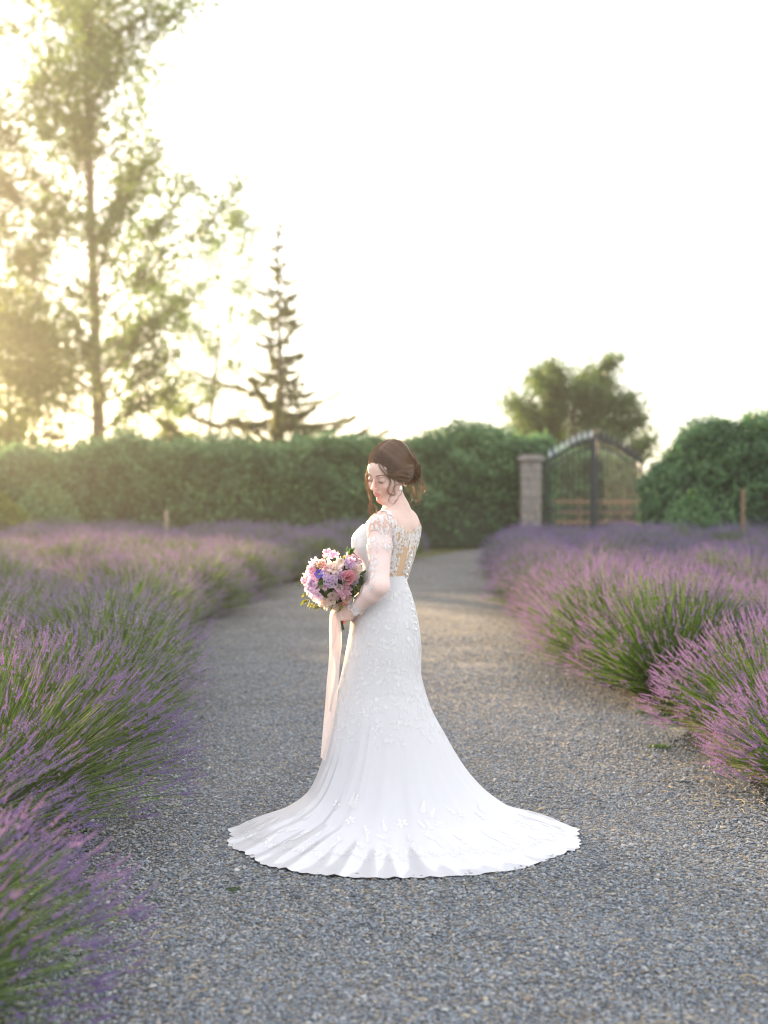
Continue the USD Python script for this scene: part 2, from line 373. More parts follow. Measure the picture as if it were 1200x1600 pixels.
kinds = []
for i, (seed, R, H) in enumerate(((3, 0.62, 0.74), (4, 0.68, 0.70), (5, 0.60, 0.78), (6, 0.66, 0.72))):
    c = stage.CreateClassPrim(f'/World/lavender_kind_{"abcd"[i]}')
    fill_bush(c, bush(seed, 1550, R, H, False))
    kinds.append(c)
green_kinds = []
for i, (seed, R, H) in enumerate(((13, 0.64, 0.74), (14, 0.66, 0.70))):
    c = stage.CreateClassPrim(f'/World/lavender_kind_green_{"ab"[i]}')
    made = bush(seed, 1500, R, H, False)
    sv, sf, st = made[2]
    fill_bush(c, (made[0], made[1], (sv[:900], sf, np.clip(st[:900] + 0.15, 0, 1))))
    green_kinds.append(c)
pale_kind = stage.CreateClassPrim('/World/lavender_kind_pale')
fill_bush(pale_kind, bush(8, 700, 0.6, 0.76, False), look=pale_look)

# the nearest mounds, each with its spikes one by one
near = [
    (-1.47, 4.1, 0.74, 0.62, 21, 'out of focus purple lavender mound at the bottom left corner, nearest the camera'),
    (-1.95, 5.15, 0.82, 0.66, 25, 'violet lavender mound between the corner mound and the biggest mound on the left'),
    (-1.80, 6.4, 0.92, 0.84, 22, 'big deep purple lavender mound leaning over the gravel left of the bridal train'),
    (2.33, 8.55, 0.72, 0.74, 23, 'pink lit lavender mound at the right edge with spikes leaning over the gravel'),
    (2.20, 7.35, 0.55, 0.52, 24, 'low purple lavender mound in the bottom right corner of the right bed'),
]
for x, y, R, H, seed, label in near:
    b = thing('lavender_bush', label, 'lavender', (x, y, 0), group='lavender mounds along the path')
    made = bush(seed, 1700 if y > 5 else 1300, R, H, True)
    tips = made[2][0][:, 0] + [x, y, 0]
    show = np.linalg.norm(tips - [0, 0, CAM_Z], axis=1) + 8 * (np.abs(tips[:, 0] / tips[:, 1]) > 0.275)
    fill_bush(b, made, np.argsort(show)[:240])

rng = np.random.default_rng(77)
rows = []
for j in range(12):                                            # rows run along the path on both sides
    for side in (-1, 1):
        y = 6.9 + rng.uniform(0, 0.6) if j else (8.05 if side < 0 else 9.95)
        if j == 0 and side > 0: y = 10.6
        while y < 36:
            e = left_edge(y) if side < 0 else right_edge(y)
            x = e + side * (0.52 + 0.98 * j) + rng.normal(0, 0.07)
            rows.append((side, j, x, y))
            y += rng.uniform(1.05, 1.35) * (1.0 if y < 22 else 1.12)
count = 0
order = {}
ORD = 'none first second third fourth fifth sixth seventh eighth ninth tenth eleventh twelfth thirteenth fourteenth fifteenth sixteenth seventeenth eighteenth nineteenth twentieth twenty-first twenty-second twenty-third twenty-fourth twenty-fifth twenty-sixth twenty-seventh twenty-eighth'.split()
for side, j, x, y in rows:
    if abs(x) > 0.2594 * y + 1.1 or (side < 0 and y > 34.5 - 0.12 * max(0, x + 4)) or (side > 0 and (y > 36.0 or x > 11.5)):
        continue
    if any((x - q[0]) ** 2 + (y - q[1]) ** 2 < 0.75 ** 2 for q in near):
        continue
    if side > 0 and y > 30 and x > 4.0 and y > 35:
        continue
    hide = j > 3 and y < 12 and side < 0
    px = 600 + x / y * F_PX
    s = rng.uniform(0.9, 1.12)
    loc = (x, y, -0.02)
    depth = 'nearest' if y < 9 else 'front' if y < 13 else 'middle' if y < 22 else 'far'
    where = 'left' if side < 0 else 'right'
    pos = 'at the gravel edge' if j == 0 else 'in the second row from the gravel' if j == 1 else 'deep inside the bed'
    if j == 0:
        order[side] = order.get(side, 3 if side < 0 else 2) + 1
        label = f'purple lavender mound at the {where} gravel edge, {ORD[order[side]]} from the front'
    elif j == 1:
        order[side * 2] = order.get(side * 2, 0) + 1
        label = f'purple lavender mound behind the {where} edge row, {ORD[order[side * 2]]} from the front'
    else:
        label = f'purple lavender mound deep inside the {depth} part of the {where} bed'
    pale = side < 0 and ((j in (1, 2) and 8.5 < y < 11.5) or (j == 0 and 8.5 < y < 10.2))
    k = pale_kind if pale else kinds[rng.integers(0, 4)]
    if not pale and side < 0 and y < 24 and rng.random() < 0.7:
        k = green_kinds[rng.integers(0, 2)]
    if pale:
        label = label.replace('purple', 'pale pinkish')
    copy_of(k, 'lavender_bush', label, 'lavender', loc, rng.uniform(0, 2 * PI), (s * rng.uniform(0.98, 1.14), s * rng.uniform(0.98, 1.14), s), group='lavender mounds along the path' if j < 2 else label.replace('mound', 'mounds'))
    count += 1
print('bushes', count)
# ------------------------------------------------------------------ hedges, shrubs, trees
hedge_look = ramp_look('hedge_leaf_look', [(0.0, (0.032, 0.073, 0.033)), (0.4, (0.079, 0.175, 0.073)), (0.75, (0.167, 0.292, 0.124)), (1.0, (0.276, 0.407, 0.175))], 0.36, 0.25, specular=0.5)
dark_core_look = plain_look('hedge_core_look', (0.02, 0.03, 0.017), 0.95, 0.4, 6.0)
bark_look = plain_look('bark_look', (0.13, 0.10, 0.07), 0.9, 0.4, 14.0, 0.02)
poplar_leaf_look = ramp_look('poplar_leaf_look', [(0.0, (0.045, 0.085, 0.03)), (0.6, (0.085, 0.14, 0.045)), (1.0, (0.14, 0.19, 0.06))], 0.45, 0.45)
yellow_leaf_look = ramp_look('yellow_green_leaf_look', [(0.0, (0.07, 0.11, 0.03)), (0.6, (0.14, 0.18, 0.05)), (1.0, (0.22, 0.25, 0.07))], 0.5, 0.5)
oak_leaf_look = ramp_look('oak_leaf_look', [(0.0, (0.041, 0.076, 0.028)), (0.6, (0.083, 0.138, 0.041)), (1.0, (0.152, 0.207, 0.062))], 0.5, 0.35)
needle_tree_look = ramp_look('conifer_needle_look', [(0.0, (0.10, 0.12, 0.06)), (1.0, (0.21, 0.22, 0.11))], 0.6, 0.5)

def hedge(name, label, line, heights, depth, seed, per_m2, parent_look=hedge_look, leaf=(0.15, 0.055)):
    """A clipped but shaggy hedge along a line of (x, y); heights along it; leaves on a lumpy shell round a dark core."""
    rng = np.random.default_rng(seed)
    line = np.asarray(line, float)
    seg = np.concatenate([[0], np.cumsum(np.linalg.norm(np.diff(line, axis=0), axis=1))])
    total = seg[-1]
    def shell(s, w, grow=0.0):
        """s along the hedge; w from 0 (foot of the near face) over the top to 1 (foot of the far face)."""
        x, y, h = np.interp(s, seg, line[:, 0]), np.interp(s, seg, line[:, 1]), np.interp(s, seg, heights)
        h = h + (meshkit.fbm(np.stack([s * 0.55, 0 * s, 0 * s + seed], -1), 3, seed) - 0.5) * 0.75
        tx = np.interp(s + 0.05, seg, line[:, 0]) - np.interp(s - 0.05, seg, line[:, 0]); ty = np.interp(s + 0.05, seg, line[:, 1]) - np.interp(s - 0.05, seg, line[:, 1])
        tt = unit(np.stack([tx, ty], -1))
        nx, ny = tt[:, 1], -tt[:, 0]                           # towards the camera for a line that runs to the right
        ang = w * PI
        e = 0.42
        c, sn = np.cos(ang), np.sin(ang)
        across, up = np.sign(c) * np.abs(c) ** e, sn ** e
        endcap = np.clip(np.minimum(s, total - s) / (depth * 0.5), 0, 1) ** 0.5
        half = depth / 2 * (0.35 + 0.65 * endcap) * (1 - 0.18 * up)
        hh = h * (0.72 + 0.28 * endcap)
        p = np.stack([x + nx * across * half, y + ny * across * half, hh * up], -1)
        n = unit(np.stack([nx * across, ny * across, up * 0.6 + 0.05], -1))
        lump = (meshkit.fbm(p * 0.9 + seed, 3, seed + 1) - 0.5) * 0.9 + (meshkit.fbm(p * 2.6, 2, seed + 2) - 0.5) * 0.6
        return p + n * (lump + grow)[:, None] * np.clip(p[:, 2:] / 0.6 + 0.3, 0, 1), n
    h = thing(name, label, 'hedge')
    ns, nw = max(8, int(total / 0.35)), 22
    S, W = np.meshgrid(np.linspace(0, total, ns), np.linspace(0.0, 1, nw), indexing='ij')
    p, _ = shell(S.ravel(), W.ravel(), -0.22)
    g = np.arange(ns * nw).reshape(ns, nw)
    caps = []
    for row, flip in ((0, False), (ns - 1, True)):
        for a, b in zip(range(nw // 2), range(nw - 1, nw // 2, -1)):
            qd = [g[row, a], g[row, a + 1], g[row, b - 1], g[row, b]]
            caps.append(qd[::-1] if flip else qd)
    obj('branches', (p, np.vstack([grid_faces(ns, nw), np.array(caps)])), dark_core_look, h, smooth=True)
    n = int(total * (np.mean(heights) * 1.9 + depth) * per_m2)
    s, w = rng.uniform(-0.0, total, n), rng.beta(0.9, 1.1, n)
    w = np.where(rng.random(n) < 0.72, rng.uniform(0, 0.55, n), w)
    p, nn = shell(s, w, 0.0)
    p = p + nn * rng.normal(-0.03, 0.10, n)[:, None] + rng.normal(0, 0.03, (n, 3))
    p[:, 2] = np.maximum(p[:, 2], 0.03)
    lv, lf = leaves(p, nn + [0, 0, 0.35], leaf[0], leaf[1], rng, 0.55, -0.4)
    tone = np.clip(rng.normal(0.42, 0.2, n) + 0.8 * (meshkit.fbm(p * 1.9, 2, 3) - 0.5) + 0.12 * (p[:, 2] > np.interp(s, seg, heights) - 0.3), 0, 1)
    Mesh().add(lv, lf, np.repeat(tone, 5)).build('leaves', parent_look, h, kind='stuff')
    # upright shoots that break the clipped outline
    k = int(total * 9)
    s, w = rng.uniform(0, total, k), rng.uniform(0.25, 0.75, k)
    p, nn = shell(s, w, 0.0)
    L = rng.uniform(0.12, 0.4, k)
    d = unit(nn * 0.4 + [0, 0, 1] + rng.normal(0, 0.25, (k, 3)))
    pts = (p[:, None] + d[:, None] * (np.linspace(0.1, 1, 6)[None, :, None] * L[:, None, None])).reshape(-1, 3)
    lv, lf = leaves(pts, np.repeat(d, 6, 0) * 0.2 + rng.normal(0, 1, (len(pts), 3)), leaf[0] * 0.8, leaf[1] * 0.85, rng, 0.5, -0.8)
    Mesh().add(lv, lf, np.clip(np.repeat(rng.normal(0.75, 0.15, len(pts)), 5), 0, 1)).build('young_shoots', parent_look, h, kind='stuff')
    return h

P0, P1 = at(-260, 700, 36.0), at(815, 700, 40.2)
hedge('hedge', 'long dark green laurel hedge across the back from the left edge to the gate pillar',
      [(at(-300, 700, 35.5)[0], 35.5 + 1), (at(100, 700, 37)[0], 37 + 1), (at(420, 700, 38.5)[0], 39.5), (at(620, 700, 39.5)[0], 40.6), (at(862, 700, 41.5)[0], 42.2)],
      [2.35, 2.45, 2.85, 3.05, 3.2], 2.6, 31, 330)
hedge('hedge', 'dark green laurel hedge on the right behind the lavender bed',
      [(at(1018, 700, 35)[0], 35.8), (at(1100, 700, 34.5)[0], 35.2), (at(1420, 700, 33)[0], 33.8)], [2.2, 3.0, 3.05], 2.4, 32, 330)

def shrub(name, label, base, h, r, n, look, seed, leaf, cat='shrub', spread=1.0):
    rng = np.random.default_rng(seed)
    t = thing(name, label, cat, base)
    k = 26
    phi, el = rng.uniform(0, 2 * PI, k), rng.uniform(0.35, 1.0, k)
    tip = np.stack([r * np.cos(phi) * (1 - el * 0.75), r * np.sin(phi) * (1 - el * 0.75), h * el * rng.uniform(0.8, 1, k)], 1)
    u = np.linspace(0, 1, 5)[None, :, None]
    C = tip[:, None] * u * [1, 1, 0] * u ** 0.3 + tip[:, None] * [0, 0, 1] * u
    v, f = tubes(C, np.linspace(0.018, 0.005, 5), 4)
    Mesh().add(v, f).build('stems', bark_look, t)
    z = rng.random(n) ** 0.8
    rad = r * (np.sin(np.clip(z * 0.85 + 0.18, 0, 1) * PI) ** 0.7) * rng.uniform(0.45, 1.05, n)
    a = rng.uniform(0, 2 * PI, n)
    lump = 0.75 + 0.5 * meshkit.fbm(np.stack([np.cos(a) * 1.5, np.sin(a) * 1.5, z * 3 + seed], -1), 2, seed)
    p = np.stack([rad * lump * np.cos(a), rad * lump * np.sin(a), 0.05 + z * h], 1)
    lv, lf = leaves(p, unit(p * [1, 1, 0.3]) + [0, 0, 0.3], leaf[0], leaf[1], rng, spread, -0.4)
    Mesh().add(lv, lf, np.repeat(rng.random(n), 5)).build('foliage', look, t, kind='stuff')
    return t

shrub('shrub', 'light green young shrub in front of the right hedge near the wooden stake', (*at(1082, 768, 31.5)[:2], 0), 1.45, 0.62, 3200, hedge_look, 41, (0.11, 0.04))
shrub('shrub', 'bright lime green shrub cut off by the left edge in front of the long hedge', (*at(2, 768, 31.0)[:2], 0), 1.35, 0.75, 2600, yellow_leaf_look, 42, (0.12, 0.045))
shrub('shrub', 'rounded green shrub at the foot of the long hedge near the left edge', (*at(72, 768, 34.3)[:2], 0), 1.75, 0.85, 3600, hedge_look, 43, (0.11, 0.045))

def branchy(rng, trunk, radius, limbs, start, length, rise, sub=5, twig=0.45):
    """Limbs and twigs along a trunk polyline. Returns (list of tube arrays, points on the twigs with their limb number)."""
    s = np.linspace(0, 1, len(trunk))
    at_ = lambda u: np.stack([np.interp(u, s, trunk[:, k]) for k in range(3)], -1)
    u = start + (1 - start) * (np.arange(limbs) + rng.uniform(0, 0.9, limbs)) / limbs
    az = np.arange(limbs) * 2.4 + rng.normal(0, 0.5, limbs)
    L = length(u) * rng.uniform(0.75, 1.15, limbs)
    r0 = rise(u)
    d0 = np.stack([np.cos(az), np.sin(az), 0 * az + r0], -1); d0 = unit(d0)
    b = at_(u)
    t = np.linspace(0, 1, 6)[None, :, None]
    C = b[:, None] + d0[:, None] * (L[:, None, None] * t) + np.array([0, 0, 1]) * (0.16 * L)[:, None, None] * t ** 2 + np.cumsum(rng.normal(0, 0.035, (limbs, 6, 3)) * L[:, None, None] * (t > 0), axis=1)
    R = (np.interp(u, s, radius) * 0.36)[:, None] * np.linspace(1, 0.22, 6)
    m = limbs * sub
    li = np.repeat(np.arange(limbs), sub)
    w = rng.uniform(0.25, 1.0, m)
    p0 = np.stack([np.array([np.interp(w[i], np.linspace(0, 1, 6), C[li[i], :, k]) for k in range(3)]) for i in range(m)])
    dd = unit(d0[li] + rng.normal(0, 0.75, (m, 3)) + [0, 0, 0.15])
    tl = L[li] * twig * rng.uniform(0.5, 1.1, m)
    t2 = np.linspace(0, 1, 4)[None, :, None]
    C2 = p0[:, None] + dd[:, None] * (tl[:, None, None] * t2) + rng.normal(0, 0.03, (m, 4, 3)) * tl[:, None, None] * (t2 > 0)
    R2 = (R[li, 3] * 0.6)[:, None] * np.linspace(1, 0.3, 4)
    return (C, R), (C2, R2), li

def broadleaf(name, label, base, height, lean, radius, limbs, start, length, rise, leaf_n, leaf, look, seed, clump=0.5, sub=5, twig=0.45, keep=1.0):
    rng = np.random.default_rng(seed)
    t = thing(name, label, 'tree', base)
    k = 14
    s = np.linspace(0, 1, k)
    trunk = np.stack([lean[0] * s + 0.006 * height * np.sin(s * 7 + seed) * s, lean[1] * s, height * s], 1)
    trunk[1:-1, :2] += rng.normal(0, 0.0022 * height, (k - 2, 2))
    rad = radius * (1 - 0.88 * s) * (1 + 0.5 * np.exp(-s * 25))
    v, f = capped_tube(trunk, rad, 10)
    obj('trunk', (v, f), bark_look, t, smooth=True)
    (C, R), (C2, R2), li = branchy(rng, trunk, rad, limbs, start, length, rise, sub, twig)
    m = Mesh(); m.add(*tubes(C, R, 5)); m.add(*tubes(C2, R2, 3)); m.build('limbs', bark_look, t)
    w = rng.random(len(C2)) ** 1.3 + 0.15                          # uneven: some twigs leafy, some nearly bare
    w[rng.random(len(C2)) > keep] = 0.02
    c = rng.choice(len(C2), leaf_n, p=w / w.sum())
    q = rng.random(leaf_n)
    p = np.stack([C2[c, np.minimum((q * 3).astype(int), 2), k] * (1 - (q * 3) % 1) + C2[c, np.minimum((q * 3).astype(int), 2) + 1, k] * ((q * 3) % 1) for k in range(3)], -1)
    p = p + rng.normal(0, clump / 2, (leaf_n, 3)) * rng.random((leaf_n, 1))
    lv, lf = leaves(p, rng.normal(0, 1, (leaf_n, 3)), leaf[0], leaf[1], rng, 0.5, 0.8)
    Mesh().add(lv, lf, np.clip(np.repeat(rng.normal(0.5, 0.22, leaf_n), 5), 0, 1)).build('crown', look, t, kind='stuff')
    return t

D = 54.0
b0 = at(156, 768, D)
broadleaf('poplar_tree', 'tall airy poplar with a slender straight trunk rising above the left of the long hedge', (b0[0], D, 0), 27.0, (-0.6, 0.3), 0.25, 64, 0.13,
          lambda u: 1.6 + 3.6 * np.sin(np.clip((u - 0.05) / 0.95, 0, 1) * PI) ** 0.8, lambda u: 0.35 + 0.75 * u, 48000, (0.19, 0.15), poplar_leaf_look, 51, 1.15, 12, 0.5, 0.9)
b1 = at(318, 768, 58)
broadleaf('slender_tree', 'thin sparse tree with see-through foliage between the poplar and the conifer', (b1[0], 58, 0), 11.8, (0.9, 0.0), 0.10, 20, 0.3,
          lambda u: 1.9 + 0 * u, lambda u: 0.35 + 0.5 * u, 6500, (0.13, 0.09), poplar_leaf_look, 52, 1.1, 7, 0.5, 0.8)
b2 = at(8, 768, 50)
broadleaf('leafy_tree', 'dense sunlit yellow green tree at the left edge below the poplar', (b2[0], 50, 0), 7.4, (0.2, 0), 0.16, 26, 0.12,
          lambda u: 2.3 * np.sin(np.clip(u * 0.8 + 0.2, 0, 1) * PI) ** 0.5, lambda u: 0.4 + 0 * u, 8000, (0.19, 0.13), yellow_leaf_look, 53, 1.5, 7, 0.5)
b3 = at(268, 768, 62)
broadleaf('leafy_tree', 'small yellow green tree peeping over the long hedge right of the poplar trunk', (b3[0], 62, 0), 5.2, (0.1, 0), 0.1, 16, 0.15,
          lambda u: 1.3 * (1 - 0.5 * u), lambda u: 0.6 + 0 * u, 7000, (0.14, 0.09), yellow_leaf_look, 54, 0.5, 6, 0.5)
b4 = at(893, 768, 66)
broadleaf('spreading_tree', 'broad dark green spreading tree behind the iron gate', (b4[0], 66, 0), 5.85, (0.1, 0), 0.3, 30, 0.28,
          lambda u: 3.9 * (1 - 0.45 * u), lambda u: 0.15 + 0.45 * u, 42000, (0.17, 0.11), oak_leaf_look, 55, 0.95, 9, 0.42, 0.95)
b5 = at(-85, 768, 56)
broadleaf('leafy_tree', 'tall leafy tree just outside the left edge beside the poplar', (b5[0], 56, 0), 17.0, (0.3, 0), 0.24, 34, 0.15,
          lambda u: 3.4 * np.sin(np.clip(u * 0.85 + 0.12, 0, 1) * PI) ** 0.6, lambda u: 0.4 + 0.3 * u, 30000, (0.16, 0.11), poplar_leaf_look, 56, 0.8, 7, 0.45)

# trees of the same row just outside the frame; they dapple the low sun
for tx, ty, hh, sd, which in ((-21.4, 44, 7.1, 57, 'nearest'), (-26.0, 44.5, 7.3, 58, 'farthest')):
    broadleaf('leafy_tree', f'leafy tree beyond the left edge, {which} of the two past the frame', (tx, ty, 0), hh, (0.2, 0), 0.2, 24, 0.2,
              lambda u: 2.0 * np.sin(np.clip(u * 0.85 + 0.15, 0, 1) * PI) ** 0.5, lambda u: 0.35 + 0.2 * u, 9000, (0.19, 0.14), poplar_leaf_look, sd, 1.0, 7, 0.5)

def conifer(label, base, height, seed):
    rng = np.random.default_rng(seed)
    t = thing('conifer_tree', label, 'tree', base)
    s = np.linspace(0, 1, 12)
    trunk = np.stack([0.05 * np.sin(s * 5), 0 * s, height * s], 1)
    obj('trunk', capped_tube(trunk, 0.15 * (1 - 0.93 * s) + 0.006, 8), bark_look, t, smooth=True)
    B, R, N = [], [], Mesh()
    for bi in range(130):
        z = 0.9 + (height - 1.1) * (bi / 130) ** 1.05 + rng.uniform(-0.12, 0.12)
        u = z / height
        az = bi * 2.4 + rng.normal(0, 0.5)
        L = (5.2 * (1 - u) ** 1.0 * (1.0 if u < 0.43 else 0.58) + 0.12) * rng.uniform(0.35, 1.1)
        if u > 0.36 and rng.random() < 0.25:
            continue
        q = np.linspace(0, 1, 7)
        d = np.array([math.cos(az), math.sin(az), 0])
        sag = rng.uniform(0.15, 0.55)
        c = np.array([0, 0, z]) + d * (L * q)[:, None] + np.array([0, 0, 1]) * ((0.15 * L) * q - sag * L * q ** 1.4 * (1 - u) + 0.25 * L * q ** 3)[:, None] + np.cumsum(rng.normal(0, 0.02 * L, (7, 3)), 0) * (q > 0)[:, None]
        B.append(c); R.append(0.028 * (1 - u) * (1 - 0.8 * q) + 0.004)
        m = int(L * (100 if u < 0.40 else 65))
        w = rng.uniform(0.1, 1, m)
        p = np.stack([np.interp(w, q, c[:, k]) for k in range(3)], -1)
        side = np.cross(d, [0, 0, 1])
        dd = unit(d * 0.5 + side * rng.choice([-1, 1], m)[:, None] * rng.uniform(0.2, 1, m)[:, None] + np.array([0, 0, -0.7]) + rng.normal(0, 0.35, (m, 3)))
        ll = (0.14 + 0.36 * (1 - w)) * min(1.0, 0.3 + L / 1.5) * rng.uniform(0.5, 1.3, m)
        a, b = frames(dd)
        ww = 0.026
        v = np.stack([p, p + dd * (ll * 0.5)[:, None] + a * ww, p + dd * ll[:, None], p + dd * (ll * 0.5)[:, None] - a * ww, p + dd * (ll * 0.45)[:, None] + b * ww, p + dd * (ll * 0.45)[:, None] - b * ww], 1)
        i = np.arange(m)[:, None] * 6
        f = np.stack([i + [0, 1, 2], i + [0, 2, 3], i + [0, 4, 2], i + [0, 2, 5]], 1).reshape(-1, 3)
        N.add(v.reshape(-1, 3), f, np.repeat(rng.random(m), 6))
    v, f = tubes(np.array(B), np.array(R), 4)
    Mesh().add(v, f).build('limbs', bark_look, t)
    N.build('crown', needle_tree_look, t, kind='stuff')
b6 = at(437, 768, 52)
conifer('sparse conifer with drooping lower boughs standing behind the long hedge', (b6[0], 52, 0), 11.2, 61)

# a low far belt of bushes behind the gate, and the wooden rail fence before it
hedge('far_hedge', 'far dark bushes seen through the bars of the iron gate', [(at(820, 700, 61)[0], 61), (at(960, 700, 61.5)[0], 61.5), (at(1035, 700, 62)[0], 62)], [3.1, 2.9, 1.7], 1.6, 35, 170, hedge_look, (0.2, 0.10))
# ------------------------------------------------------------------ gate, pillar, fence, stakes
iron_look = plain_look('painted_iron_look', (0.016, 0.022, 0.028), 0.6, 0.3, 30.0)
stone_wall_look = plain_look('pillar_stone_look', (0.21, 0.185, 0.17), 0.85, 0.25, 9.0, 0.01)
mortar_look = plain_look('pillar_mortar_look', (0.24, 0.22, 0.20), 0.95, 0.2, 40.0)
wood_look = plain_look('weathered_wood_look', (0.17, 0.105, 0.06), 0.8, 0.3, 18.0, 0.004)
tip_look = plain_look('pale_iron_look', (0.42, 0.46, 0.50), 0.35, 0.15, 30.0)
GD = 40.0
gate_l, gate_c, gate_r = at(850, 768, GD)[0], at(932, 768, GD)[0], at(1003, 768, GD)[0]
for px, label in ((829, 'grey stone gate pillar at the end of the long hedge'),):
    c = at(px, 768, GD)
    pw = 0.54
    t = thing('gate_pillar', label, 'pillar', (c[0], GD, 0))
    obj('core', box(0, 0, 1.16, pw - 0.05, pw - 0.05, 2.32), mortar_look, t)
    rng = np.random.default_rng(px)
    z = 0.01
    while z < 2.22:                                            # courses of squared stones round the core
        hgt = min(rng.uniform(0.18, 0.27), 2.31 - z)
        cut = rng.uniform(-0.1, 0.1)
        for side in range(4):
            for lo, hi in ((-pw / 2, cut), (cut, pw / 2)):
                cx, sx = (lo + hi) / 2, hi - lo - 0.012
                d = 0.07 + rng.uniform(0, 0.015)
                v, f = box(cx, -pw / 2 + 0.035 - (d - 0.07) / 2, z + hgt / 2, sx - 0.06 * (side % 2), d, hgt - 0.012, 0.01)
                a = side * PI / 2
                v = v @ np.array([[math.cos(a), math.sin(a), 0], [-math.sin(a), math.cos(a), 0], [0, 0, 1]])
                obj('stone', (v, f), stone_wall_look, t)
        z += hgt
    obj('cap', box(0, 0, 2.38, pw + 0.16, pw + 0.16, 0.11, 0.02), stone_wall_look, t)
    obj('cap_top', box(0, 0, 2.46, pw + 0.02, pw + 0.02, 0.05, 0.02), stone_wall_look, t)

def leaf_of_gate(x_hinge, x_meet, label, tip_look, post):
    t = thing('iron_gate', label, 'gate', (x_hinge, GD, 0))
    w = x_meet - x_hinge
    top = lambda u: 2.28 + 0.62 * np.sin(np.clip(u, 0, 1) * PI / 2) ** 1.15
    sgn = 1 if w > 0 else -1
    obj('hinge_stile', box(sgn * 0.03, 0, 1.18, 0.06, 0.06, 2.26, 0.006), iron_look, t)
    obj('meeting_stile', box(w - sgn * (post / 2 + 0.005), 0, 1.5, post, 0.09, 2.9, 0.006), iron_look, t)
    u = np.linspace(0, 1, 16)
    obj('top_rail', capped_tube(np.stack([w * u, 0 * u, top(u)], 1), 0.05, 6), iron_look, t)
    obj('arch_rail', capped_tube(np.stack([w * u, 0 * u, top(u) - 0.22], 1), 0.026, 6), iron_look, t)
    for z in (0.12, 1.0):
        obj('cross_rail', box(w / 2, 0, z, abs(w) - 0.15, 0.05, 0.05, 0.006), iron_look, t)
    n = 9
    for k in range(1, n):
        uu = k / n
        zt = float(top(uu))
        bar = obj('bar', capped_tube([[w * uu, 0, 0.1], [w * uu, 0, zt * 0.5], [w * uu, 0, zt + 0.1]], 0.017, 6), iron_look, t)
        tip = trimesh.creation.revolve(np.array([[0, 0], [0.035, 0.0], [0.05, 0.06], [0.022, 0.15], [0, 0.24]]), sections=6)
        tip.apply_translation([w * uu, 0, zt + 0.07])
        obj('spear_tip', tip, tip_look, bar)
    ball = trimesh.creation.revolve(np.array([[0, -0.02], [0.06, 0], [0.065, 0.05], [0.03, 0.09], [0.055, 0.14], [0.03, 0.2], [0.0, 0.3]]), sections=10)
    ball.apply_translation([w - sgn * 0.05, 0, 2.95])
    obj('finial', ball, iron_look, t, smooth=40)
    obj('foot', trimesh.Trimesh(*box(w - sgn * 0.055, 0, 0.16, 0.1, 0.16, 0.3, 0.02), process=False), iron_look, t)
leaf_of_gate(gate_l, gate_c, 'left leaf of the arched black iron gate next to the stone pillar', tip_look, 0.14)
leaf_of_gate(gate_r, gate_c + 0.012, 'right leaf of the arched black iron gate beside the right hedge', iron_look, 0.05)

FD = 58.0
xs = np.linspace(at(838, 768, FD)[0], at(1110, 768, FD)[0], 5)
t = thing('rail_fence', 'low weathered wooden rail fence in the field beyond the iron gate', 'fence', (xs[0], FD, 0))
for x in xs:
    obj('post', box(x - xs[0], 0.06, 0.62, 0.12, 0.12, 1.28, 0.01), wood_look, t)
for z in (0.3, 0.72, 1.1):
    for a, b in zip(xs[:-1], xs[1:]):
        obj('rail', box((a + b) / 2 - xs[0], -0.03, z, b - a - 0.01, 0.045, 0.14, 0.008), wood_look, t)

def stake(label, px, py_top, dist, w, look):
    c = at(px, py_top, dist)
    t = thing('wooden_stake', label, 'stake', (c[0], dist, 0))
    import manifold3d as m3
    h = c[2]
    pts = np.array([[sx * w / 2, sy * w / 2, z] for sx in (-1, 1) for sy in (-1, 1) for z in (-0.1, h - 0.04)] + [[sx * w * 0.3, sy * w * 0.3, h] for sx in (-1, 1) for sy in (-1, 1)])
    m = m3.Manifold.hull_points(pts).to_mesh()
    obj('shaft', (m.vert_properties[:, :3], m.tri_verts), look, t)
    return t
stake('slim brown wooden stake standing in front of the right hedge', 1161, 764, 30.5, 0.065, wood_look)
stake('short pale wooden stake at the back of the left lavender bed', 260, 797, 33.0, 0.08, plain_look('pale_wood_look', (0.25, 0.19, 0.13), 0.8, 0.2, 15.0))

# ------------------------------------------------------------------ weeds and straw on the gravel
weed_look = ramp_look('weed_leaf_look', [(0.0, (0.035, 0.07, 0.025)), (1.0, (0.08, 0.13, 0.045))], 0.5, 0.3)
straw_look = plain_look('straw_look', (0.42, 0.33, 0.19), 0.8, 0.2, 40.0)
def weed(px, py, r, n, seed, label):
    rng = np.random.default_rng(seed)
    g = on_ground(px, py)
    t = thing('weed', label, 'weed', (g[0], g[1], float(swell(g[0], g[1])) + 0.004))
    a = rng.uniform(0, 2 * PI, n)
    p = np.stack([np.cos(a), np.sin(a), 0 * a], 1) * (r * rng.random(n) ** 0.5)[:, None] + [0, 0, 0.006]
    lv, lf = leaves(p, unit(p) * 0.5 + [0, 0, 1], r * 0.55, r * 0.28, rng, 0.3, -0.4)
    Mesh().add(lv, lf, np.repeat(rng.random(n), 5)).build('leaves', weed_look, t, kind='stuff')
weed(365, 1395, 0.03, 40, 1, 'small green weed on the gravel just below the left end of the train')
weed(130, 1395, 0.05, 60, 2, 'leafy weed under the big lavender mound left of the train')
weed(98, 1440, 0.045, 60, 3, 'leafy weed low in the left foreground below the big mound')
weed(1008, 1112, 0.05, 60, 4, 'green weed on the gravel between two mounds of the right bed')
weed(1030, 1170, 0.06, 60, 5, 'green weed at the foot of the pink lit mound on the right')
weed(243, 1412, 0.022, 24, 6, 'tiny weed alone on the gravel left of the train')
rng = np.random.default_rng(5)
S = Mesh()
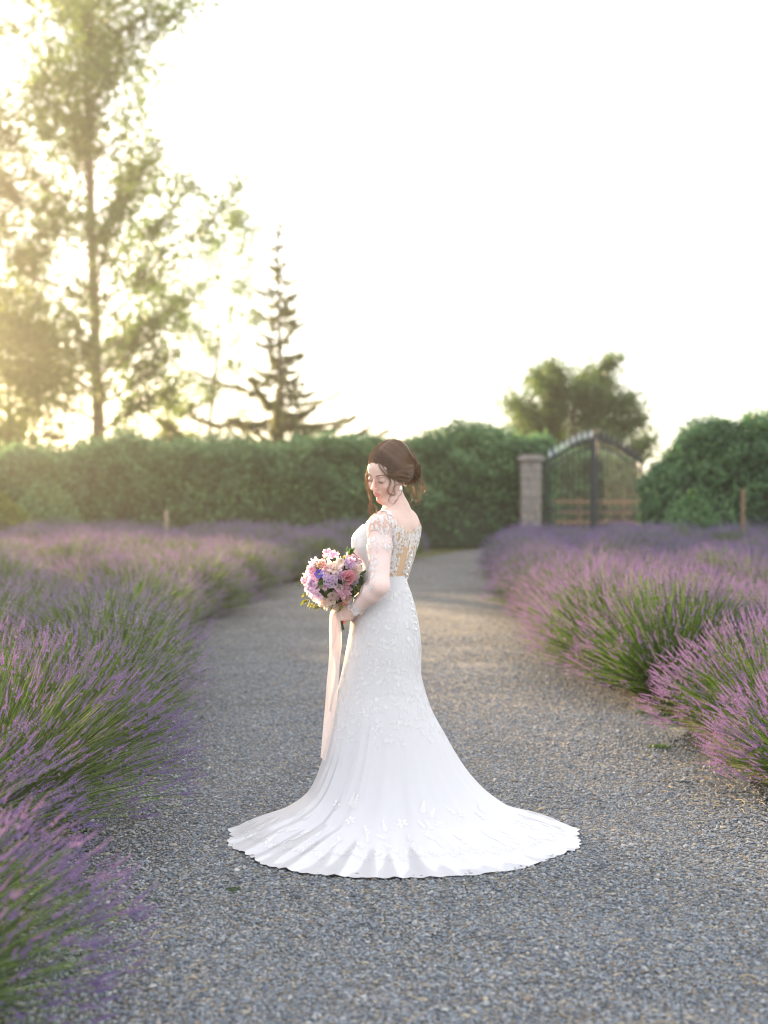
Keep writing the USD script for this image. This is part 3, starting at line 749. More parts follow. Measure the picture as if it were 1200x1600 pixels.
for px, py, sx, sy, n in ((1120, 1225, 90, 30, 60), (1150, 1260, 60, 20, 30), (240, 1500, 70, 60, 14), (1030, 1600, 60, 20, 5), (990, 1510, 160, 60, 8), (620, 1520, 300, 50, 8)):
    for _ in range(n):
        g = on_ground(px + rng.normal(0, sx * 0.6), py + rng.normal(0, sy * 0.6))
        a, L = rng.uniform(0, 2 * PI), rng.uniform(0.02, 0.08)
        d = np.array([math.cos(a), math.sin(a), rng.uniform(-0.05, 0.2)])
        q = np.array([math.cos(a + 1.5), math.sin(a + 1.5), 0]) * L * rng.uniform(-0.2, 0.2)
        z = float(swell(g[0], g[1])) + 0.014
        S.add(*capped_tube([[g[0], g[1], z], g * [1, 1, 0] + [0, 0, z + 0.004] + d * L * 0.5 + q, g * [1, 1, 0] + [0, 0, z] + d * L], 0.0013, 4))
tag(S.build('dry_straw', straw_look), 'scattered dry straw and clippings lying on the gravel', 'straw', kind='stuff')

# ------------------------------------------------------------------ haze
haze_look = usdkit.material(stage, '/World/Looks/haze_look', {'v': ('principled_volume', {'color': (0.92, 0.92, 0.92), 'density': 0.0006, 'anisotropy': 0.79})}, volume='v.volume')
hz = box(0, 45, 14.5, 260, 190, 33.0)
HAZE = True
if HAZE:
    tag(obj('haze', hz, haze_look), 'thin golden evening haze in the air over the lavender', 'haze', kind='stuff')
# ------------------------------------------------------------------ the person in the wedding dress
BD = 6.4                                                       # metres from the camera
M_PX = BD / F_PX
O = np.array([at(606, 800, BD)[0], BD, 0.0])
def W(px, py, d=0.0):
    """A point seen at a pixel, d metres behind the figure's middle plane, relative to the figure's base."""
    return at(px, py, BD + d) - O

class Field:
    """A signed distance field on a rectilinear grid; shapes blend smoothly into it."""
    def __init__(self, xs, ys, zs):
        self.g = [np.asarray(a, float) for a in (xs, ys, zs)]
        self.F = np.full([len(a) for a in self.g], 0.5, np.float32)
    def block(self, lo, hi):
        s = tuple(slice(max(0, np.searchsorted(a, l) - 1), np.searchsorted(a, h) + 1) for a, l, h in zip(self.g, lo, hi))
        return s, np.stack(np.meshgrid(*[a[k] for a, k in zip(self.g, s)], indexing='ij'), -1)
    def put(self, fn, lo, hi, k=0.02, cut=False, pad=None):
        pad = k + 0.03 if pad is None else pad
        s, p = self.block(np.asarray(lo) - pad, np.asarray(hi) + pad)
        if 0 in p.shape:
            return
        d, a = fn(p), self.F[s]
        if cut:
            h = np.clip(0.5 - 0.5 * (a + d) / k, 0, 1)
            self.F[s] = a * (1 - h) + (-d) * h + k * h * (1 - h)
        else:
            h = np.clip(0.5 + 0.5 * (a - d) / k, 0, 1)
            self.F[s] = a * (1 - h) + d * h - k * h * (1 - h)
    def ball(self, c, r, axes=None, k=0.02, cut=False):
        c, r = np.asarray(c, float), np.broadcast_to(np.asarray(r, float), (3,))
        A = np.eye(3) if axes is None else np.asarray(axes)
        def fn(p):
            q = (p - c) @ A.T
            k0, k1 = np.linalg.norm(q / r, axis=-1), np.linalg.norm(q / r ** 2, axis=-1)
            return k0 * (k0 - 1) / np.maximum(k1, 1e-9)
        m = r.max()
        self.put(fn, c - m, c + m, k, cut)
    def bone(self, a, b, ra, rb, k=0.02, cut=False):
        a, b = np.asarray(a, float), np.asarray(b, float)
        ab = b - a
        def fn(p):
            t = np.clip(((p - a) @ ab) / (ab @ ab), 0, 1)
            return np.linalg.norm(p - a - t[..., None] * ab, axis=-1) - (ra + (rb - ra) * t)
        m = max(ra, rb)
        self.put(fn, np.minimum(a, b) - m, np.maximum(a, b) + m, k, cut)
    def chain(self, pts, radii, k=0.012):
        for i in range(len(pts) - 1):
            self.bone(pts[i], pts[i + 1], radii[i], radii[i + 1], k)
    def value(self, p):
        from scipy.ndimage import map_coordinates
        idx = np.stack([np.interp(p[:, k], self.g[k], np.arange(len(self.g[k]))) for k in range(3)])
        return map_coordinates(self.F, idx, order=1, mode='nearest')
    def gradient(self, p, h=0.004):
        e = np.eye(3) * h
        return unit(np.stack([self.value(p + e[k]) - self.value(p - e[k]) for k in range(3)], -1))
    def onto(self, p, offset=0.0, steps=6):
        """Moves points to where the distance equals the offset."""
        p = np.array(p, float)
        for _ in range(steps):
            p = p - self.gradient(p) * np.clip(self.value(p) - offset, -0.02, 0.02)[:, None]
        return p
    def surface(self, level=0.0, F=None):
        """Surface nets: vertices, quads."""
        F = (self.F if F is None else F) - level
        S = F < 0
        n = np.array(F.shape)
        c = np.zeros(n - 1, np.int8)
        for d in np.ndindex(2, 2, 2):
            c += S[tuple(slice(d[k], n[k] - 1 + d[k]) for k in range(3))]
        act = (c > 0) & (c < 8)
        idx = np.argwhere(act)
        num = np.full(act.shape, -1, np.int64); num[act] = np.arange(len(idx))
        tot, cnt = np.zeros((len(idx), 3)), np.zeros(len(idx))
        for ax in range(3):
            o = [k for k in range(3) if k != ax]
            for e in np.ndindex(2, 2):
                i0 = idx.copy(); i0[:, o[0]] += e[0]; i0[:, o[1]] += e[1]
                i1 = i0.copy(); i1[:, ax] += 1
                a, b = F[tuple(i0.T)], F[tuple(i1.T)]
                x = (a < 0) != (b < 0)
                t = np.where(x, a / np.where(x, a - b, 1), 0)
                q = i0.astype(float); q[:, ax] += t
                tot[x] += q[x]; cnt[x] += 1
        v = tot / cnt[:, None]
        v = np.stack([np.interp(v[:, k], np.arange(n[k]), self.g[k]) for k in range(3)], -1)
        quads = []
        for ax in range(3):
            o = [k for k in range(3) if k != ax]
            a = S[tuple(slice(0, -1) if k == ax else slice(1, -1) for k in range(3))]
            b = S[tuple(slice(1, None) if k == ax else slice(1, -1) for k in range(3))]
            e = np.argwhere(a != b)
            inside = a[tuple(e.T)]
            e[:, o[0]] += 1; e[:, o[1]] += 1
            def cell(d0, d1):
                q = e.copy(); q[:, o[0]] += d0; q[:, o[1]] += d1
                return num[tuple(q.T)]
            qd = np.stack([cell(-1, -1), cell(0, -1), cell(0, 0), cell(-1, 0)], 1)
            flip = inside if ax != 1 else ~inside
            qd[~flip] = qd[~flip][:, ::-1]
            quads.append(qd)
        return v, np.vstack(quads)

def basis(fwd):
    """Rows: the figure's left, forward and up for a forward direction."""
    f = unit(np.asarray(fwd, float)); l = unit(np.cross([0, 0, 1], f)); return np.stack([l, f, np.cross(f, l) * -1 if False else np.cross(l, -f) * -1])

yaw_b = math.radians(24)
fb = np.array([-math.cos(yaw_b), math.sin(yaw_b), 0.0])       # she faces left and a little away
lb = np.array([-fb[1], fb[0], 0.0])                            # her left, towards the camera
up = np.array([0, 0, 1.0])
BA = np.stack([fb, lb, up])

# head axes: turned back towards the camera, bowed, tilted a little to her left
yaw_h, bow, tilt_h = math.radians(44), math.radians(19), math.radians(7)
fh = np.array([-math.sin(yaw_h) * math.cos(bow), -math.cos(yaw_h) * math.cos(bow), -math.sin(bow)])
lh = unit(np.cross(up, fh)); uh = np.cross(fh, lh)
lh, uh = lh * math.cos(tilt_h) - uh * math.sin(tilt_h), uh * math.cos(tilt_h) + lh * math.sin(tilt_h)
HA = np.stack([lh, fh, uh])                                    # rows: left, forward, up
HO = W(606.5, 739.5, 0.02)
def H(x, y, z):
    """A point of the head: x towards her left, y out of the face, z up from the eyes."""
    return HO + np.array([x, y, z], float) @ HA
def hball(fl, x, y, z, r, k=0.012, cut=False):
    fl.ball(H(x, y, z), r, HA, k, cut)
def hbone(fl, a, b, ra, rb, k=0.01, cut=False):
    fl.bone(H(*a), H(*b), ra, rb, k, cut)

zs = np.concatenate([np.arange(0.02, 0.86, 0.02), np.arange(0.86, 1.42, 0.0032), np.arange(1.42, 1.76, 0.0023)])
body = Field(np.arange(-0.30, 0.24, 0.0029), np.arange(-0.36, 0.40, 0.0032), zs)
# torso
waist, hips, chest = W(600, 905), W(603, 985), W(612, 852)
body.ball(hips, (0.094, 0.135, 0.13), BA, 0.03)
for s in (-1, 1):
    body.ball(hips - fb * 0.045 + lb * s * 0.058 + up * -0.02, (0.062, 0.066, 0.08), BA, 0.04)
body.ball(waist, (0.086, 0.118, 0.13), BA, 0.06)
body.ball(chest, (0.094, 0.138, 0.15), BA, 0.05)
body.ball(chest + fb * 0.05 + up * 0.072, (0.05, 0.115, 0.07), BA, 0.04)
for s in (-1, 1):
    body.ball(chest + fb * 0.088 + lb * s * 0.066 + up * 0.012, (0.062, 0.062, 0.064), BA, 0.04)
    body.ball(chest - fb * 0.05 + lb * s * 0.085 + up * 0.07, (0.04, 0.06, 0.08), BA, 0.04)
sl, sr = W(594, 824, -0.155), W(637, 826, 0.15)
neck = W(622, 806, 0.01)
body.bone(W(616, 822, 0), sl, 0.064, 0.047, 0.035)
body.bone(W(619, 822, 0), sr, 0.064, 0.047, 0.035)
for s in (sl, sr):
    body.bone(neck + up * 0.03, s + up * 0.02 + (neck - s) * 0.25, 0.036, 0.03, 0.035)
body.bone(W(623, 818, 0.01), W(613, 768, 0.02), 0.051, 0.044, 0.035)
# legs and feet under the skirt
for s in (-1, 1):
    hip, knee, ankle = hips + lb * s * 0.085 + up * -0.06, hips * [1, 1, 0] + lb * s * 0.08 + up * 0.48, hips * [1, 1, 0] + lb * s * 0.08 - fb * 0.02 + up * 0.1
    body.chain([hip, knee, ankle, ankle + fb * 0.05 - up * 0.07, ankle + fb * 0.17 - up * 0.075], [0.085, 0.052, 0.034, 0.036, 0.026], 0.02)
# arms
el, wl = W(592, 914, -0.235), W(556, 951, -0.135)
er, wr = W(603, 915, 0.26), W(552, 957, 0.02)
arm = Field(body.g[0], body.g[1], body.g[2])
for f_ in (body, arm):
    for a, b, c in ((sl, el, wl), (sr, er, wr)):
        f_.bone(a, a + (b - a) * 0.35, 0.049, 0.046, 0.03)
        f_.chain([a + (b - a) * 0.35, b, b + (c - b) * 0.3, c], [0.046, 0.039, 0.039, 0.0255], 0.02)
# left hand round the stems
handle_top, handle_low = W(524, 936, -0.085), W(530, 974, -0.085)
palm = W(543, 958, -0.118)
body.bone(wl, palm, 0.025, 0.027, 0.015)
body.bone(W(545, 953, -0.120), W(537, 953, -0.121), 0.020, 0.016, 0.012)
body.bone(W(546, 963, -0.118), W(539, 965, -0.119), 0.020, 0.015, 0.012)
for i, (ky, ln) in enumerate(((948.5, 1.0), (954.5, 1.08), (960.5, 1.03), (966.0, 0.88))):
    x0 = 538.0 + 0.8 * i
    body.chain([W(x0, ky, -0.122), W(x0 - 7.5 * ln, ky + 0.6, -0.129), W(x0 - 13.0 * ln, ky + 2.4, -0.108), W(x0 - 13.5 * ln, ky + 4.2, -0.083)], [0.0098, 0.0088, 0.0082, 0.0074], 0.005)
body.chain([W(546, 951, -0.105), W(540, 946, -0.094), W(534, 943.5, -0.096), W(529, 945, -0.104)], [0.013, 0.011, 0.0095, 0.008], 0.008)
# right hand behind the stems
body.bone(wr, W(541, 962, -0.045), 0.025, 0.026, 0.015)
for i, (ky, ln) in enumerate(((955, 1.0), (961, 1.06), (967, 1.0), (972.0, 0.86))):
    body.chain([W(538, ky, -0.043), W(531 , ky + 1, -0.040), W(524.5, ky + 2, -0.052), W(523, ky + 3, -0.072)], [0.0098, 0.0088, 0.008, 0.0072], 0.005)
body.chain([W(545, 957, -0.05), W(540, 951, -0.066), W(535, 948, -0.078)], [0.012, 0.0105, 0.008], 0.008)
# head
hball(body, 0, -0.012, 0.033, (0.071, 0.092, 0.079), 0.02)
hball(body, 0, 0.030, -0.022, (0.058, 0.056, 0.080), 0.025)
for s in (-1, 1):
    hbone(body, (s * 0.054, -0.005, -0.045), (s * 0.014, 0.060, -0.099), 0.016, 0.013, 0.022)
    hball(body, s * 0.037, 0.057, -0.036, (0.024, 0.024, 0.022), 0.022)
    hball(body, s * 0.058, 0.018, -0.02, (0.014, 0.03, 0.03), 0.02)
hball(body, 0, 0.066, -0.099, (0.019, 0.017, 0.015), 0.016)
hball(body, 0, 0.058, 0.036, (0.052, 0.030, 0.035), 0.022)
hbone(body, (-0.028, 0.078, 0.017), (0.028, 0.078, 0.017), 0.0085, 0.0085, 0.014)
for s in (-1, 1):
    hball(body, s * 0.030, 0.101, -0.002, (0.019, 0.019, 0.013), 0.014, cut=True)
    hball(body, s * 0.031, 0.0745, -0.003, (0.0155, 0.0135, 0.0115), 0.004)
hbone(body, (0, 0.087, 0.008), (0, 0.1065, -0.032), 0.0054, 0.0070, 0.010)
hball(body, 0, 0.1085, -0.0345, (0.0072, 0.0075, 0.0068), 0.008)
for s in (-1, 1):
    hball(body, s * 0.0092, 0.098, -0.0385, (0.0050, 0.0085, 0.0050), 0.006)
    hball(body, s * 0.0045, 0.104, -0.0455, (0.0028, 0.004, 0.003), 0.004, cut=True)
hball(body, 0, 0.0795, -0.066, (0.023, 0.014, 0.019), 0.012)
for s in (-1, 1):
    hbone(body, (s * 0.004, 0.0918, -0.0610), (s * 0.019, 0.0845, -0.0655), 0.0032, 0.0022, 0.006)
    hbone(body, (0, 0.0910, -0.0705), (s * 0.015, 0.0855, -0.0685), 0.0042, 0.0026, 0.006)
    hbone(body, (0, 0.0985, -0.0655), (s * 0.020, 0.0895, -0.0665), 0.0018, 0.0014, 0.004, cut=True)
    hball(body, s * 0.073, -0.006, -0.016, (0.008, 0.017, 0.029), 0.008)

v, f = body.surface()
# skin: colour belongs to the skin itself (lips, cheeks, lids)
hp = (v - HO) @ HA.T
tint = np.tile(np.array([0.52, 0.36, 0.31]), (len(v), 1))
def blend(mask, c):
    global tint
    tint = tint * (1 - mask[:, None]) + np.array(c) * mask[:, None]
gs = lambda x, y, z, rx, ry, rz: np.exp(-(((hp[:, 0] - x) / rx) ** 2 + ((hp[:, 1] - y) / ry) ** 2 + ((hp[:, 2] - z) / rz) ** 2))
for s in (-1, 1):
    blend(0.4 * gs(s * 0.04, 0.075, -0.038, 0.02, 0.05, 0.018), (0.50, 0.27, 0.235))
    blend(0.5 * np.clip(1.6 * gs(s * 0.031, 0.087, -0.001, 0.017, 0.02, 0.009), 0, 1), (0.34, 0.22, 0.175))
lip = np.clip(1.15 - np.abs(hp[:, 2] + 0.0665) / np.clip(0.0115 * (1 - (np.abs(hp[:, 0]) / 0.0235) ** 2), 1e-4, 1), 0, 0.35) / 0.35 * (np.abs(hp[:, 0]) < 0.0235) * (hp[:, 1] > 0.07)
blend(lip * 0.8, (0.44, 0.18, 0.165))
skin_look = usdkit.material(stage, '/World/Looks/skin_look', {
    'a': ('attribute', {'attribute': 'tint'}), 'g': ('geometry', {}), 'n': ('noise_texture', {'scale': 60.0, 'detail': 3.0}), 'nm': ('map_range', {'from_min': 0.3, 'from_max': 0.7, 'to_min': 0.95, 'to_max': 1.05}), 'h': ('hsv', {}),
    'p': ('principled_bsdf', {'roughness': 0.48, 'specular_ior_level': 0.4, 'subsurface_weight': 0.25, 'subsurface_scale': 0.008, 'subsurface_radius': (1.0, 0.35, 0.2)})},
    [('g.position', 'n.vector'), ('n.fac', 'nm.value'), ('nm.result', 'h.value'), ('a.color', 'h.color'), ('h.color', 'p.base_color')], surface='p.BSDF')
person = thing('person', 'person in a long white lace wedding dress with fanned train, looking down', 'person', O)
obj('body', (v, f), skin_look, person, smooth=True, color=tint)

# ------------------------------------------------------------------ face details
brow_look = plain_look('brow_look', (0.16, 0.10, 0.07), 0.7, 0.2, 80.0)
for s in (-1, 1):
    q = np.linspace(0, 1, 9)
    pts = np.stack([H(s * (0.013 + 0.034 * a), 0.09 - 0.02 * a, 0.0185 + 0.0050 * math.sin(a * 2.4)) for a in q])
    pts = body.onto(pts, 0.0006)
    obj('eyebrow', capped_tube(pts, 0.0013 * np.sin(np.clip(q * 0.85 + 0.15, 0, 1) * PI) ** 0.6 + 0.0006, 6), brow_look, person)
    lid = np.stack([H(s * (0.017 + 0.029 * a), 0.09, -0.0085 - 0.0035 * math.sin(a * PI)) for a in q])
    lid = body.onto(lid, 0.0006)
    L = Mesh()
    L.add(*capped_tube(lid, 0.0011, 5))
    for a, p in zip(np.linspace(0, 1, 15), np.stack([np.interp(np.linspace(0, 1, 15), q, lid[:, k]) for k in range(3)], -1)):
        d = unit(fh * 1.0 - uh * 0.55 + lh * s * (a - 0.4) * 0.9)
        L.add(*capped_tube([p, p + d * 0.005, p + d * 0.008 + uh * 0.001], [0.0006, 0.0004, 0.0002], 3))
    L.build('eyelashes', brow_look, person, kind='stuff')

# ------------------------------------------------------------------ hair
def hair_sdf(q):
    """In head axes."""
    def ell(c, r):
        k0, k1 = np.linalg.norm((q - c) / r, axis=-1), np.linalg.norm((q - c) / np.square(r), axis=-1)
        return k0 * (k0 - 1) / np.maximum(k1, 1e-9)
    smin = lambda a, b, k: (lambda h: b * (1 - h) + a * h - k * h * (1 - h))(np.clip(0.5 + 0.5 * (b - a) / k, 0, 1))
    x, y, z = q[..., 0], q[..., 1], q[..., 2]
    cap = ell(np.array([0, -0.020, 0.038]), np.array([0.083, 0.099, 0.091]))
    cap = smin(cap, ell(np.array([0, -0.055, 0.065]), np.array([0.066, 0.064, 0.064])), 0.03)
    side = np.where(x > 0, 0.012, -0.004)                      # the parting lies a little to her right
    face = 0.84 * y - 0.54 * z - np.where(x > 0, 0.033, 0.027) - side * np.clip(1 - np.abs(z - 0.02) / 0.06, 0, 1)
    for s in (-1, 1):
        cap = smin(cap, ell(np.array([s * 0.047, -0.022, -0.004]), np.array([0.043, 0.066, 0.048])), 0.02)
    cap = np.maximum(cap, face * 0.95)
    cap = np.maximum(cap, -0.047 - z - 0.35 * np.clip(-y - 0.02, 0, 1))
    bun = ell(np.array([0.010, -0.112, -0.022]), np.array([0.058, 0.047, 0.053]))
    bun = smin(bun, ell(np.array([0.005, -0.09, 0.022]), np.array([0.06, 0.045, 0.045])), 0.02)
    return smin(cap, bun, 0.022)
def hair_onto(q, off=0.0, steps=5):
    for _ in range(steps):
        e = np.eye(3) * 0.003
        g = unit(np.stack([hair_sdf(q + e[k]) - hair_sdf(q - e[k]) for k in range(3)], -1))
        q = q - g * np.clip(hair_sdf(q) - off, -0.03, 0.03)[..., None]
    return q
hg = Field(np.arange(-0.105, 0.106, 0.0026), np.arange(-0.175, 0.11, 0.0026), np.arange(-0.1, 0.15, 0.0026))
hg.F = hair_sdf(np.stack(np.meshgrid(*hg.g, indexing='ij'), -1)).astype(np.float32)
hv, hf = hg.surface()
strand = (meshkit.fbm(np.stack([hv[:, 0] * 130, hv[:, 1] * 22, hv[:, 2] * 60], -1), 2, 4) - 0.5) * 0.006
hn = unit(np.stack([hair_sdf(hv + e) - hair_sdf(hv - e) for e in np.eye(3) * 0.003], -1))
hv = hv + hn * strand[:, None]
hair_look = usdkit.material(stage, '/World/Looks/hair_look', {
    't': ('attribute', {'attribute': 'tone'}), 'r': ('rgb_ramp', {'ramp': [(0.0, (0.09, 0.052, 0.033)), (0.5, (0.23, 0.142, 0.09)), (1.0, (0.44, 0.29, 0.19))]}),
    'p': ('principled_bsdf', {'roughness': 0.33, 'specular_ior_level': 0.8}), 'tr': ('translucent_bsdf', {'color': (0.42, 0.22, 0.08)}), 'mx': ('mix_closure', {'fac': 0.45})},
    [('t.fac', 'r.fac'), ('r.color', 'p.base_color'), ('p.BSDF', 'mx.closure1'), ('tr.BSDF', 'mx.closure2')], surface='mx.closure')
hair_cap_look = ramp_look('hair_under_look', [(0.0, (0.09, 0.053, 0.034)), (1.0, (0.26, 0.16, 0.10))], 0.45, noise=0.3, noise_scale=160.0)
hair = obj('hair', (HO + hv @ HA, hf), hair_cap_look, person, smooth=True, tone=np.clip(0.5 + strand * 90, 0, 1))
rng = np.random.default_rng(91)
def curves(name, P, widths, look, parent, tone, kind='stuff'):
    P = np.asarray(P, np.float32)
    n, k = P.shape[:2]
    v, f = tubes(P, np.broadcast_to(widths, (n, k)) / 2, 3)
    return Mesh().add(v, f, np.repeat(np.broadcast_to(tone, (n,)), k * 3)).build(name, look, parent, kind=kind)
# strands swept from the parting over the head into the low knot
n, k = 2400, 14
side = np.where(rng.random(n) < 0.62, 1.0, -1.0)
s0 = rng.random(n)
start = np.stack([-0.012 + 0 * s0, 0.082 - 0.15 * s0, 0.066 + 0.09 * np.sin(s0 * 1.9)], -1) + rng.normal(0, 0.003, (n, 3))
wide = np.stack([side * (0.088 + 0 * s0), 0.052 - 0.09 * s0 + rng.normal(0, 0.010, n), -0.01 + 0.075 * s0 + rng.normal(0, 0.014, n)], -1)
low = np.stack([side * 0.066, -0.058 - 0.02 * s0, -0.02 + 0.035 * s0 + rng.normal(0, 0.012, n)], -1)
end = np.stack([0.01 + rng.normal(0, 0.025, n), -0.145 + rng.normal(0, 0.012, n), -0.02 + rng.normal(0, 0.025, n)], -1)
u = np.linspace(0, 1, k)[None, :, None]
C = start[:, None] * (1 - u) ** 3 + wide[:, None] * 3 * u * (1 - u) ** 2 + low[:, None] * 3 * u ** 2 * (1 - u) + end[:, None] * u ** 3
C = hair_onto(C.reshape(-1, 3), 0.0).reshape(n, k, 3)
e = np.eye(3) * 0.003
g = unit(np.stack([hair_sdf(C + e[i]) - hair_sdf(C - e[i]) for i in range(3)], -1))
C = C + g * (0.0012 + 0.0025 * rng.random((n, 1, 1)) * np.sin(u * PI + 0.3))
clump = meshkit.noise(np.stack([s0 * 26, side * 3 + 5, 0 * s0 + 0.5], -1), 3)
C = C + g * (0.0055 * clump[:, None, None] * np.sin(u * PI * 0.9 + 0.15))
curves('strands', HO + C @ HA, np.array([0.0011] * k), hair_look, hair, np.clip(clump * 1.1 - 0.1 + rng.normal(0, 0.16, n), 0, 1))
# loops of the knot
n, k = 620, 16
phi0, ang = rng.uniform(0, 2 * PI, n), rng.uniform(2.0, 4.6, n)
axis = unit(rng.normal(0, 1, (n, 3)) + [0.5, 0, 0])
a_, b_ = frames(axis)
t = phi0[:, None] + ang[:, None] * np.linspace(0, 1, k)[None]
rad = rng.uniform(0.6, 1.1, n)[:, None, None]
C = np.array([0.010, -0.112, -0.02]) + (np.cos(t)[..., None] * a_[:, None] + np.sin(t)[..., None] * b_[:, None]) * rad * [0.055, 0.046, 0.05] + axis[:, None] * rng.uniform(-0.02, 0.02, (n, 1, 1))
C = hair_onto(C.reshape(-1, 3), 0.001, 3).reshape(n, k, 3) + rng.normal(0, 0.0035, (n, 1, 3))
C = C + unit(C - np.array([0.01, -0.1, -0.02])) * 0.003
curves('knot_strands', HO + C @ HA, np.array([0.0012] * k), hair_look, hair, rng.random(n))
def lock(points, count, spread, seed, width=0.0009, curl=0.004, turns=3.0, tone=0.6):
    """A loose lock of hair through points of the figure."""
    r = np.random.default_rng(seed)
    pts = np.asarray(points)
    from scipy.interpolate import CubicSpline
    c = CubicSpline(np.linspace(0, 1, len(pts)), pts)(np.linspace(0, 1, 22))
    q = np.linspace(0, 1, 22)[None, :, None]
    off = r.normal(0, spread, (count, 1, 3)) * (0.35 + 0.65 * np.sin(q * PI * 0.8 + 0.3)) + r.normal(0, spread, (count, 1, 3)) * q
    ph = r.uniform(0, 1.2, (count, 1, 1))
    wob = np.concatenate([np.sin(q * turns * 2 * PI + ph), np.cos(q * turns * 2 * PI + ph), 0 * (q + ph)], -1) * curl * q
    return c[None] + off + wob
locks = [
    (lock([H(-0.03, 0.074, 0.070), H(-0.064, 0.062, 0.02), H(-0.070, 0.072, -0.035), W(579, 781, -0.03), W(577, 791, -0.05), W(585, 801, -0.07), W(590, 797, -0.06), W(584, 788, -0.06)], 34, 0.0024, 1), 0.9),
    (lock([H(-0.04, 0.066, 0.062), H(-0.068, 0.058, 0.01), H(-0.072, 0.06, -0.05), W(581, 786, -0.02), W(578, 796, -0.05), W(582, 806, -0.06)], 20, 0.003, 2), 0.8),
    (lock([H(0.026, 0.076, 0.070), H(0.056, 0.072, 0.025), H(0.064, 0.060, -0.012), W(606, 767, -0.075), W(615, 774, -0.08), W(616, 765, -0.09), W(625, 756, -0.075)], 20, 0.0024, 3), 0.7),
    (lock([H(0.036, 0.070, 0.066), H(0.066, 0.058, 0.02), H(0.073, 0.044, -0.02), W(612, 772, -0.08), W(607, 783, -0.09), W(613, 788, -0.1), W(619, 781, -0.1)], 12, 0.0026, 4), 0.7),
    (lock([H(0.076, 0.0, -0.02), W(628, 768, -0.07), W(622, 778, -0.09), W(617, 786, -0.1)], 6, 0.0015, 5), 0.6)]
for i in range(20):
    r = np.random.default_rng(200 + i)
    p0 = H(0.012 + r.normal(0, 0.035), -0.125 + r.normal(0, 0.014), -0.045 + r.normal(0, 0.02))
    x, y = r.uniform(640, 664), r.uniform(762, 792)
    locks.append((lock([p0, W(x + r.normal(0, 4), y - 14, 0.07), W(x + r.normal(0, 5), y - 5, 0.06), W(x - r.uniform(-6, 8), y, 0.05)], 3, 0.003, 300 + i, 0.0007, 0.008, 2.6), 1.0))
for pts_, tn in locks:
    curves('lock', pts_, np.linspace(0.0008, 0.0004, pts_.shape[1]), hair_look, hair, np.clip(rng.normal(tn, 0.1, len(pts_)), 0, 1), None)
n = 150                                                        # fine flyaways that catch the low sun
k = 8
d = unit(np.stack([rng.normal(0, 1, n), rng.uniform(-1.1, 0.45, n), rng.uniform(-0.1, 1, n)], -1))
C0 = hair_onto(d * 0.09 + [0, -0.03, 0.03], 0.0)
lean = unit(rng.normal(0, 1, (n, 3)) + [0, -0.6, 0])
q = np.linspace(0, 1, k)[None, :, None]
C = C0[:, None] + (unit(C0 - [0, -0.03, 0.03])[:, None] * q * rng.uniform(0.004, 0.02, (n, 1, 1))) + lean[:, None] * q ** 1.6 * rng.uniform(0.01, 0.035, (n, 1, 1))
curves('flyaways', HO + C @ HA, np.full(k, 0.0006), hair_look, hair, np.full(n, 0.9))

pearl_look = plain_look('pearl_look', (0.85, 0.80, 0.74), 0.15, 0.03, 10.0)
gold_look = plain_look('gold_look', (0.85, 0.55, 0.2), 0.25, 0.05, 30.0, metallic=1.0)
e0 = W(626.3, 759, -0.085)
drop = trimesh.creation.revolve(np.array([[0, -0.016], [0.005, -0.014], [0.0068, -0.009], [0.005, -0.002], [0.0015, 0.004], [0, 0.005]]), sections=12)
drop.apply_translation(e0 - [0, 0, 0.004])
obj('earring', drop, pearl_look, person, smooth=50)
ring = trimesh.creation.torus(0.027, 0.0018, 28, 6)
ax = unit(wl - el)
R_ = trimesh.geometry.align_vectors([0, 0, 1], ax)
ring.apply_transform(R_); ring.apply_translation(wl + ax * 0.004)
obj('bracelet', ring, gold_look, person, smooth=True)

# ------------------------------------------------------------------ dress
def fabric(name, color, rough, bump_scale, bump):
    nodes = {'g': ('geometry', {}), 'v': ('voronoi_texture', {'scale': bump_scale, 'feature': 'smooth_f1'}), 'n': ('noise_texture', {'scale': bump_scale * 2.3, 'detail': 3.0}), 'ad': ('math', {'math_type': 'add'}),
             'b': ('bump', {'strength': 0.55, 'distance': bump}), 'p': ('principled_bsdf', {'base_color': color, 'roughness': rough, 'specular_ior_level': 0.35, 'sheen_weight': 0.0}),
             }
    links = [('g.position', 'v.vector'), ('g.position', 'n.vector'), ('v.distance', 'ad.value1'), ('n.fac', 'ad.value2'), ('ad.value', 'b.height'), ('b.normal', 'p.normal')]
    return usdkit.material(stage, f'/World/Looks/{name}', nodes, links, surface='p.BSDF')
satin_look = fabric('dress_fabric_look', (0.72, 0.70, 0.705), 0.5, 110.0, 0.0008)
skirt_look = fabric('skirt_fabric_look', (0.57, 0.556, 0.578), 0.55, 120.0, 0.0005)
lace_look = fabric('lace_look', (0.70, 0.68, 0.69), 0.6, 160.0, 0.0004)
def sheer(name, color, cover):
    return usdkit.material(stage, f'/World/Looks/{name}', {'d': ('diffuse_bsdf', {'color': color}), 't': ('transparent_bsdf', {}), 'm': ('mix_closure', {'fac': cover})},
                           [('t.BSDF', 'm.closure1'), ('d.BSDF', 'm.closure2')], surface='m.closure')
tulle_look = sheer('sheer_sleeve_look', (0.74, 0.60, 0.585), 0.40)
nude_look = sheer('nude_mesh_look', (0.52, 0.36, 0.22), 0.55)

